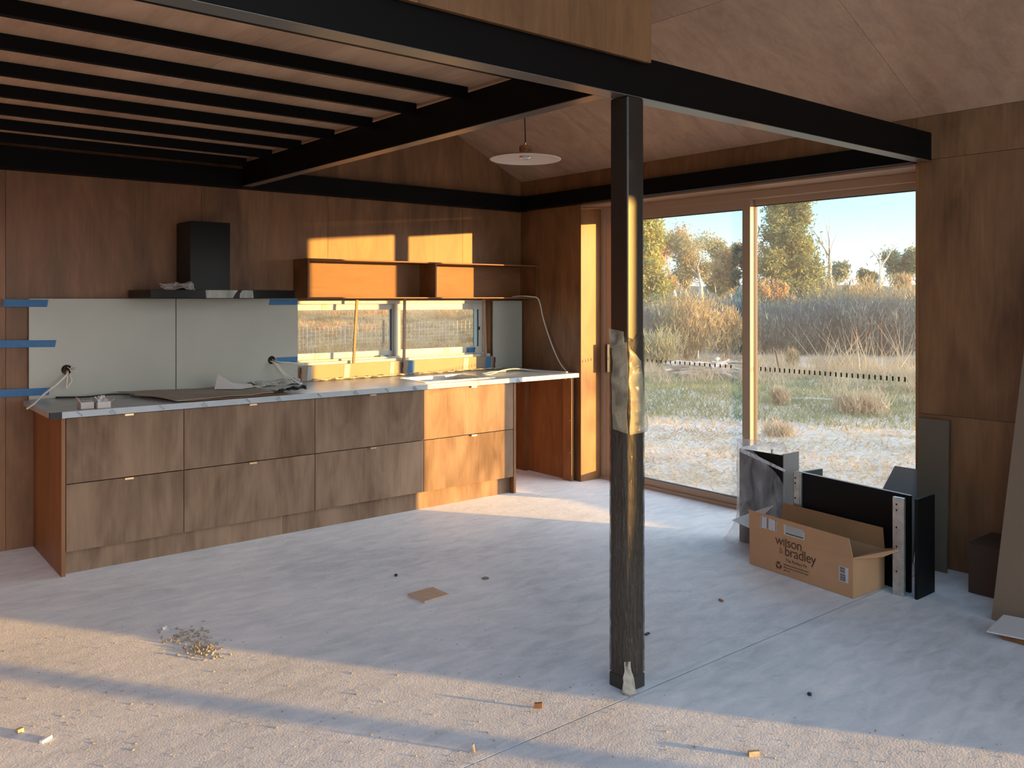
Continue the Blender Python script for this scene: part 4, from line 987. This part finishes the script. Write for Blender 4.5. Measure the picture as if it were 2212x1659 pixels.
def cards(cent, size, rng=RNG, long=1.6):
    n = len(cent); a_ = rng.normal(size=(n, 3)); a_ /= np.linalg.norm(a_, axis=1)[:, None]
    b_ = rng.normal(size=(n, 3)); b_ -= a_ * (a_ * b_).sum(1)[:, None]; b_ /= np.linalg.norm(b_, axis=1)[:, None]
    s_ = (size * rng.uniform(.5, 1.4, n))[:, None]
    V = np.concatenate([cent - a_ * s_ * long, cent + b_ * s_ * .6, cent + a_ * s_ * long, cent - b_ * s_ * .6], 0)
    i = np.arange(n); return V, np.stack([i, i + n, i + 2 * n, i + 3 * n], 1)
def wedge(n, d0, d1, a0, a1, p=1.0, rng=RNG):
    u = rng.uniform(0, 1, n) ** p; D = d0 + (d1 - d0) * u; a_ = np.radians(rng.uniform(a0, a1, n))
    x, y = D * np.cos(a_), D * np.sin(a_)
    return np.stack([x, y, np.array([ground_z(p_, q_) for p_, q_ in zip(x, y)])], 1)
# grass: clumped around tuft centres
def tufts(n, per, d0, d1, a0, a1, h, w, mat, name, lb, spread=.18, p=1.3, lean=.6):
    c_ = wedge(n, d0, d1, a0, a1, p); keep = (c_[:, 0] > 5.6) | (c_[:, 1] > 6.5); c_ = c_[keep]
    cc = np.repeat(c_, per, 0); cc = cc + np.concatenate([RNG.normal(0, spread, (len(cc), 2)), np.zeros((len(cc), 1))], 1)
    k2 = ((cc[:, 0] > 5.55) | (cc[:, 1] > 6.45)); cc = cc[k2]
    V, F = blades(cc, h, w, lean); o = np_mesh(name, V, F, mat); return tag(o, lb, 'grass', None, 'stuff')
tufts(2600, 10, 8.5, 24, 14, 48, .05, .010, grass_dry, 'straw_litter', 'short pale straw lying over the bare yard outside the door', .22, 1.0, 2.2)
tufts(1700, 14, 13, 22, 14, 48, .10, .012, grass_grn, 'green_grass', 'green grass patches in front of the scrub', .22, .8, .9)
tufts(420, 30, 18, 26, 14, 50, .30, .010, grass_dry, 'dry_grass', 'dry golden grass along the low peg fence', .16, .7, .7)
tufts(7000, 9, 12, 90, 50, 70, .20, .018, grass_gold, 'hill_grass', 'golden dry grass on the slope beyond the kitchen window', .3, 1.2, 1.2)
tufts(420, 26, 22, 70, 50, 70, .42, .016, grass_gold, 'tussock_grass', 'tall dry tussocks beyond the kitchen window', .2, 1.2, .8)

def P_at(u, D, v=None):
    a_ = (u - 1106) / 1858.0; s0, c0_ = math.sin(R(39.25)), math.cos(R(39.25))
    return (D * (s0 + a_ * c0_), D * (c0_ - a_ * s0))
tufts(2400, 14, 33, 82, 14, 50, .42, .03, leaf_bush, 'low_scrub', 'low blue-green scrub covering the bank behind the bushes', .5, 1.0, .8)
# tall reeds / bracken canes at the right
c_ = []
for k in range(110):
    x, y = P_at(random.uniform(1770, 1970), random.uniform(20.5, 23)); c_.append((x, y, ground_z(x, y)))
V, F = blades(np.array(c_), 1.05, .016, .8); tag(np_mesh('dry_canes', V, F, grass_dry), 'pale dry arching canes behind the peg fence at right', 'grass', None, 'stuff')

# scrub: individual shrubs built of sprays
def shrub(x, y, r_, h, n, mat, lb, grp, stems=10, leafs=.045, cat='shrub', name='shrub', up=1.0):
    z0 = ground_z(x, y) - .05; t_ = tag(empty(name, (x, y, z0)), lb, cat, grp)
    st_ = MB(); tips = []
    for k in range(stems):
        a_ = random.uniform(0, 6.28); q = random.uniform(.2, 1); tip = Vector((x + r_ * q * math.cos(a_) * .8, y + r_ * q * math.sin(a_) * .8, z0 + h * random.uniform(.6, .95)))
        b0 = Vector((x + random.uniform(-.1, .1), y + random.uniform(-.1, .1), z0)); mid = b0.lerp(tip, .5) + Vector((0, 0, -.08 * h)) + Vector((random.uniform(-.1, .1), random.uniform(-.1, .1), 0))
        st_.tube([b0, mid, tip], [.022, .014, .004], 4, False); tips.append((mid, tip))
    st_.build('stems', bark_b, t_)
    m_, tp = np.array([list(a) for a, b in tips]), np.array([list(b) for a, b in tips])
    ix = RNG.integers(0, len(tips), n); u = RNG.uniform(0, 1.05, n)[:, None]
    c_ = m_[ix] * (1 - u) + tp[ix] * u + RNG.normal(0, r_ * .22, (n, 3)) * np.array([1, 1, .8])
    c_[:, 2] = np.clip(c_[:, 2], z0 + .05, None)
    V, F = blades(c_, leafs * 4.2 * up, leafs * .42, .7)
    np_mesh('foliage', V, F, mat, t_, (x, y, z0)); return t_
k = 0
specs = [(1395, 25, .9, 1.15, leaf_bush), (1430, 27, 1.3, 1.45, leaf_bush), (1560, 28, 1.2, 1.4, leaf_bush), (1600, 26.5, 1.0, 1.2, leaf_bush), (1650, 28, 1.3, 1.4, leaf_bush),
         (1690, 26.5, 1.2, 1.25, leaf_bush), (1735, 28, 1.5, 1.45, leaf_bush), (1775, 26.5, 1.2, 1.4, leaf_bush), (1815, 27.5, 1.4, 1.55, leaf_bush), (1855, 26.5, 1.3, 1.45, leaf_bush), (1900, 27.5, 1.4, 1.5, leaf_bush), (1945, 26, 1.2, 1.4, leaf_bush), (1990, 27, 1.3, 1.5, leaf_bush), (1350, 26, 1.2, 1.5, leaf_bush)]
for (u, D, r_, h, mt) in specs:
    x, y = P_at(u, D); shrub(x, y, r_, h, 5200, mt, 'dense blue-green scrub bush in the thicket outside the door', 'scrub bushes outside the door', 16)
for (u, D, r_, h) in [(1420, 31, 1.3, 1.1), (1540, 32, 1.4, 1.1), (1640, 32, 1.3, .95), (1700, 33, 1.4, .9), (1790, 33, 1.6, 1.2), (1850, 33, 1.6, 1.95), (1920, 32, 1.7, 1.6), (1975, 31, 1.6, 1.5)]:
    x, y = P_at(u, D); shrub(x, y, r_, h, 3800, leaf_tan, 'sunlit tan-tipped bush on the bank behind the scrub', 'tan bushes on the bank', 14, .05)
x, y = P_at(1487, 24.5); shrub(x, y, 1.05, 1.95, 5200, leaf_tan, 'feathery orange-tan bush with fanning stems left of the door mullion', None, 26, .045)
x, y = P_at(1575, 24.8); shrub(x, y, .55, 1.65, 1700, leaf_tan, 'small rounded tan bush just left of the door mullion', None, 12, .04)
x, y = P_at(1420, 22.5); shrub(x, y, .75, .95, 2600, leaf_gum, 'low pale green bush at the left of the door view', None, 14, .035)
x, y = P_at(1712, 21.5); shrub(x, y, .18, .62, 350, leaf_tan, 'small upright sapling in front of the dark scrub', None, 5, .03)
x, y = P_at(1858, 13.6); shrub(x, y, .42, .30, 700, grass_dry, 'pale tussock in the yard at the right', 'tussocks in the yard', 10, .04)
x, y = P_at(1686, 14.6); shrub(x, y, .22, .30, 240, grass_dry, 'small spiky tussock in the yard right of the mullion', 'tussocks in the yard', 8, .04)
x, y = P_at(1690, 11.5); shrub(x, y, .28, .12, 300, grass_dry, 'flat orange tussock in the yard nearest the door', 'tussocks in the yard', 8, .03)

# bush row added sunward, out of frame, to shade the yard and scrub foot
for k in range(13):
    shrub(15.0 + k * 2.9, -6 + random.uniform(-.8, .8), 1.6, random.uniform(2.1, 2.7), 3600, leaf_bush, 'tall unseen scrub bush added to shade the yard', 'added shade bushes', 14, .06)
# trees
def tree(u, D, h, name, lb, cat, bark, leaf, n_leaf, crown='round', lsize=.09, trunk_r=None, spread=.5, grp=None, first=.25, depth=4, lean=0, seed=0, hide_leaf=False, dz=0, fluff=.8):
    rnd = random.Random(seed * 31 + int(u)); rng = np.random.default_rng(seed + int(u))
    x, y = P_at(u, D); z0 = ground_z(x, y) - .1 + dz; t_ = tag(empty(name, (x, y, z0)), lb, cat, grp)
    mb = MB(); tips = []; tr = trunk_r or h * .022
    if crown == 'cone':
        mb.tube([(x, y, z0), (x, y, z0 + h * .5), (x, y, z0 + h * .97)], [tr, tr * .6, .02], 7, False)
        for k in range(95):
            q = rnd.uniform(.06, .98); z = z0 + h * q; R_ = h * spread * (1 - q) ** .62 * rnd.uniform(.55, 1.08) + .15; a_ = rnd.uniform(0, 6.28)
            p1 = Vector((x + R_ * math.cos(a_), y + R_ * math.sin(a_), z + R_ * rnd.uniform(.1, .45)))
            p0_ = Vector((x, y, z - .1)); mb.tube([p0_, p0_.lerp(p1, .5) + Vector((0, 0, -.1)), p1], [.05, .03, .01], 4, False)
            for s_ in range(7): tips.append((p0_.lerp(p1, .25 + .12 * s_), .20 + R_ * .13))
    else:
        def rec(p, d, L, r_, lev):
            pts = [p]; rs = [r_]; q = p; dd = d.copy()
            for s_ in range(4):
                dd = (dd + Vector((rnd.gauss(0, .13), rnd.gauss(0, .13), rnd.gauss(.03, .08)))).normalized(); q = q + dd * L / 4; pts.append(q); rs.append(r_ * (1 - .12 * (s_ + 1)))
            mb.tube(pts, rs, 6 if lev < 2 else 4, False)
            if lev >= depth: tips.append((q, L * .55)); return
            if lev >= depth - 1: tips.append((pts[2], L * .4))
            nb = 3 if lev < 2 else rnd.choice((2, 3))
            for k in range(nb):
                a_ = rnd.uniform(0, 6.28); sp_ = rnd.uniform(.45, .95) * spread * 1.5
                side = Vector((math.cos(a_), math.sin(a_), 0)); nd = (dd + side * sp_).normalized()
                st0 = pts[-1] if k < 2 else pts[2]
                rec(st0, nd, L * rnd.uniform(.62, .85), rs[-1] * .68, lev + 1)
        rec(Vector((x, y, z0)), Vector((lean, lean * .5, 1)).normalized(), h * first, tr, 0)
    tk = mb.build('trunk', bark, t_, smooth=True)
    if leaf is not None and tips:
        C_ = np.array([list(a) for a, b in tips]); Rr = np.array([b for a, b in tips]); ix = rng.integers(0, len(tips), n_leaf)
        c_ = C_[ix] + rng.normal(0, 1, (n_leaf, 3)) * (Rr[ix] * fluff)[:, None]
        V, F = cards(c_, lsize, rng); np_mesh('foliage', V, F, leaf, t_, (x, y, z0))
    return t_
tree(1704, 41, 7.4, 'conifer_tree', 'big dense conifer right of the door mullion', 'tree', bark_b, leaf_pine, 46000, 'cone', .062, spread=.25, fluff=.55)
tree(1385, 38, 6.6, 'wattle_tree', 'yellow-green bushy tree at the left edge of the door view', 'tree', bark_b, leaf_yel, 26000, 'cone', .06, spread=.20, fluff=.6)
tree(1518, 44, 9.0, 'gum_tree', 'pale barked gum tree with forked trunk behind the tan bush', 'tree', bark_w, leaf_gum, 8500, 'round', .045, trunk_r=.21, spread=.42, first=.17, depth=5, fluff=1.25)
tree(1590, 42, 5.4, 'gum_tree', 'slim gum tree with orange leaves just left of the mullion', 'tree', bark_w, leaf_rust, 11000, 'round', .05, trunk_r=.06, spread=.45, first=.24)
tree(1462, 58, 9.0, 'gum_tree', 'rust-leaved tree behind the pale gum', 'tree', bark_w, leaf_rust, 11000, 'round', .06, spread=.6, first=.2, trunk_r=.13, fluff=1.1)
tree(1560, 75, 7.0, 'gum_tree', 'taller grey-green gum far behind the orange one', 'tree', bark_g, leaf_gum, 12000, 'round', .09, spread=.55, first=.25)
tree(1335, 60, 8.0, 'gum_tree', 'grey-green tree hidden behind the post', 'tree', bark_g, leaf_far, 8000, 'round', .12, spread=.5, first=.22)
tree(1668, 36, 2.6, 'gum_sapling', 'reddish young gum at the foot of the conifer', 'tree', bark_w, leaf_rust, 4200, 'round', .045, trunk_r=.03, spread=.45, first=.3)
tree(1796, 88, 11.0, 'dead_tree', 'tall bare grey tree right of the conifer', 'tree', bark_g, None, 0, 'round', trunk_r=.30, spread=.34, first=.34, depth=3, lean=-.12, seed=4)
tree(1797, 90, 4.2, 'far_gum', 'sparse flat-topped tree behind the bare grey trunk', 'tree', bark_g, leaf_far, 1800, 'round', .14, spread=.7, first=.3, depth=3)
tree(1901, 90, 9.6, 'dead_tree', 'bare forked white tree standing on the paddock line', 'tree', bark_w, None, 0, 'round', trunk_r=.30, spread=.55, first=.30, depth=4, seed=9)
tree(1862, 93, 4.6, 'far_gum', 'round grey-green tree left of the bare white one', 'tree', bark_g, leaf_far, 5200, 'round', .15, spread=.75, first=.2, depth=3)
tree(1835, 90, 3.6, 'dead_tree', 'broken bare branches left of the round tree', 'tree', bark_w, None, 0, 'round', trunk_r=.14, spread=.8, first=.3, depth=3, lean=-.5, seed=5)
tree(1942, 95, 5.8, 'far_gum', 'gum tree with rounded crown at the right edge of the door view', 'tree', bark_w, leaf_far, 5200, 'round', .15, trunk_r=.2, spread=.62, first=.34, depth=3)
x, y = P_at(1946, 92); shrub(x, y, 1.5, 1.8, 700, leaf_tan, 'thin tan bush under the far right gum', None, 10, .12)
for (u, D, h, mt) in [(1440, 50, 3.4, leaf_rust), (1545, 52, 3.0, leaf_gum), (1580, 55, 3.6, leaf_rust), (1480, 62, 4.0, leaf_far)]:
    tree(u, D, h, 'young_gum', 'rust-leaved young gum %s' % {1440: 'right of the yellow-green tree', 1545: 'right of the pale gum trunk', 1580: 'close to the mullion behind the slim gum', 1480: 'furthest back left of the pale gum'}[u], 'tree', bark_w, mt, 5200, 'round', .055, trunk_r=.04, spread=.5, first=.2, depth=4, fluff=.9, grp='young gums behind the scrub')
# distant ridge
vs = []; 
for k in range(61):
    u = 1200 + k * 16; x, y = P_at(u, 620); hgt = 3 + 5.5 * (.5 + .5 * mnoise.noise(Vector((k * .23, 0, 0)))) + 1.5 * mnoise.noise(Vector((k * 1.1, 4, 0)))
    x2, y2 = P_at(u, 700); z_ = 1.5; vs += [(x, y, z_ - 1), (x, y, z_ + hgt + 4), (x2, y2, z_ - 1), (x2, y2, z_ + hgt + 4.5)]
fs = []
for k in range(60):
    a_ = 4 * k; b_ = a_ + 4; fs += [(a_, b_, b_ + 1, a_ + 1), (a_ + 1, b_ + 1, b_ + 3, a_ + 3), (a_ + 3, b_ + 3, b_ + 2, a_ + 2)]
struct(MB().add(vs, fs).build('hills', solid('distant_scrub', (.10, .14, .15), .9, var=.3, vscale=.05)))

# peg fence, stakes, logs
def post_(u, D, h, w, mat, name, lb, grp, cat='post', tilt=0):
    x, y = P_at(u, D); z = ground_z(x, y)
    o = MB().tube([(x, y, z - .05), (x + tilt * h, y - tilt * h * .5, z + h)], w, 6).build(name, mat); return tag(o, lb, cat, grp)
post_(1508, 21.5, .55, .016, woodm, 'wooden_stake', 'pale upright stake by the log pile', None, 'stake')
post_(1686, 20.3, .62, .018, peg, 'steel_stake', 'leaning rusty steel stake in the yard', None, 'stake', -.2)
lg = 0
for k in range(46):
    u = random.uniform(1388, 1592); D = random.uniform(19.6, 21.0); x, y = P_at(u, D); z = ground_z(x, y)
    a_ = R(random.gauss(-35, 35)); L = random.uniform(.35, 1.1); r_ = random.uniform(.025, .06)
    dz = random.uniform(.04, .34) if 1420 < u < 1560 else .03
    o = MB().tube([(x, y, z + dz), (x + L * .5 * math.cos(a_), y + L * .5 * math.sin(a_), z + dz + random.uniform(-.01, .06)), (x + L * math.cos(a_), y + L * math.sin(a_), z + dz + random.uniform(-.03, .08))], [r_, r_ * .9, r_ * .6], 6).build('log', woodm)
    tag(o, 'weathered grey branch in the long heap at the edge of the yard', 'log', 'branches in the heap')
for (u, D, L, r_, lb) in [(1805, 15.6, .5, .05, 'short pale log lying in the yard at right'), (1705, 15.4, .8, .03, 'thin pale branch lying in the yard right of the mullion')]:
    x, y = P_at(u, D); z = ground_z(x, y); a_ = R(-50)
    tag(MB().tube([(x, y, z + r_), (x + L * .5 * math.cos(a_), y + L * .5 * math.sin(a_), z + r_ * 1.5), (x + L * math.cos(a_), y + L * math.sin(a_), z + r_)], [r_, r_ * .9, r_ * .6], 7).build('log', woodm), lb, 'log')
# wire fence beyond the kitchen window
fp_ = []
for i, u in enumerate([590, 663, 745, 829, 905, 962, 1040]):
    D = 34 + (u - 590) * .012; x, y = P_at(u, D); z = ground_z(x, y); fp_.append(Vector((x, y, z)))
wf_ = thing('wire_fence', tuple(fp_[2]), 'wire mesh fence on star posts across the slope beyond the kitchen window', 'fence')
for i, p in enumerate(fp_):
    MB().tube([p, p + Vector((0, 0, 1.15))], .024 if i not in (3,) else .05, 6).build('post', [bark_b, woodm, woodm][i % 3], wf_)
mesh_ = MB()
for a_, b_ in zip(fp_[:-1], fp_[1:]):
    for j in range(7): mesh_.tube([a_ + Vector((0, 0, .1 + .15 * j)), b_ + Vector((0, 0, .1 + .15 * j))], .0032, 3, False)
    n = 9
    for k in range(n): p = a_.lerp(b_, k / n); mesh_.tube([p + Vector((0, 0, .1)), p + Vector((0, 0, 1.0))], .003, 3, False)
mesh_.build('wire_mesh', wire_m, wf_)
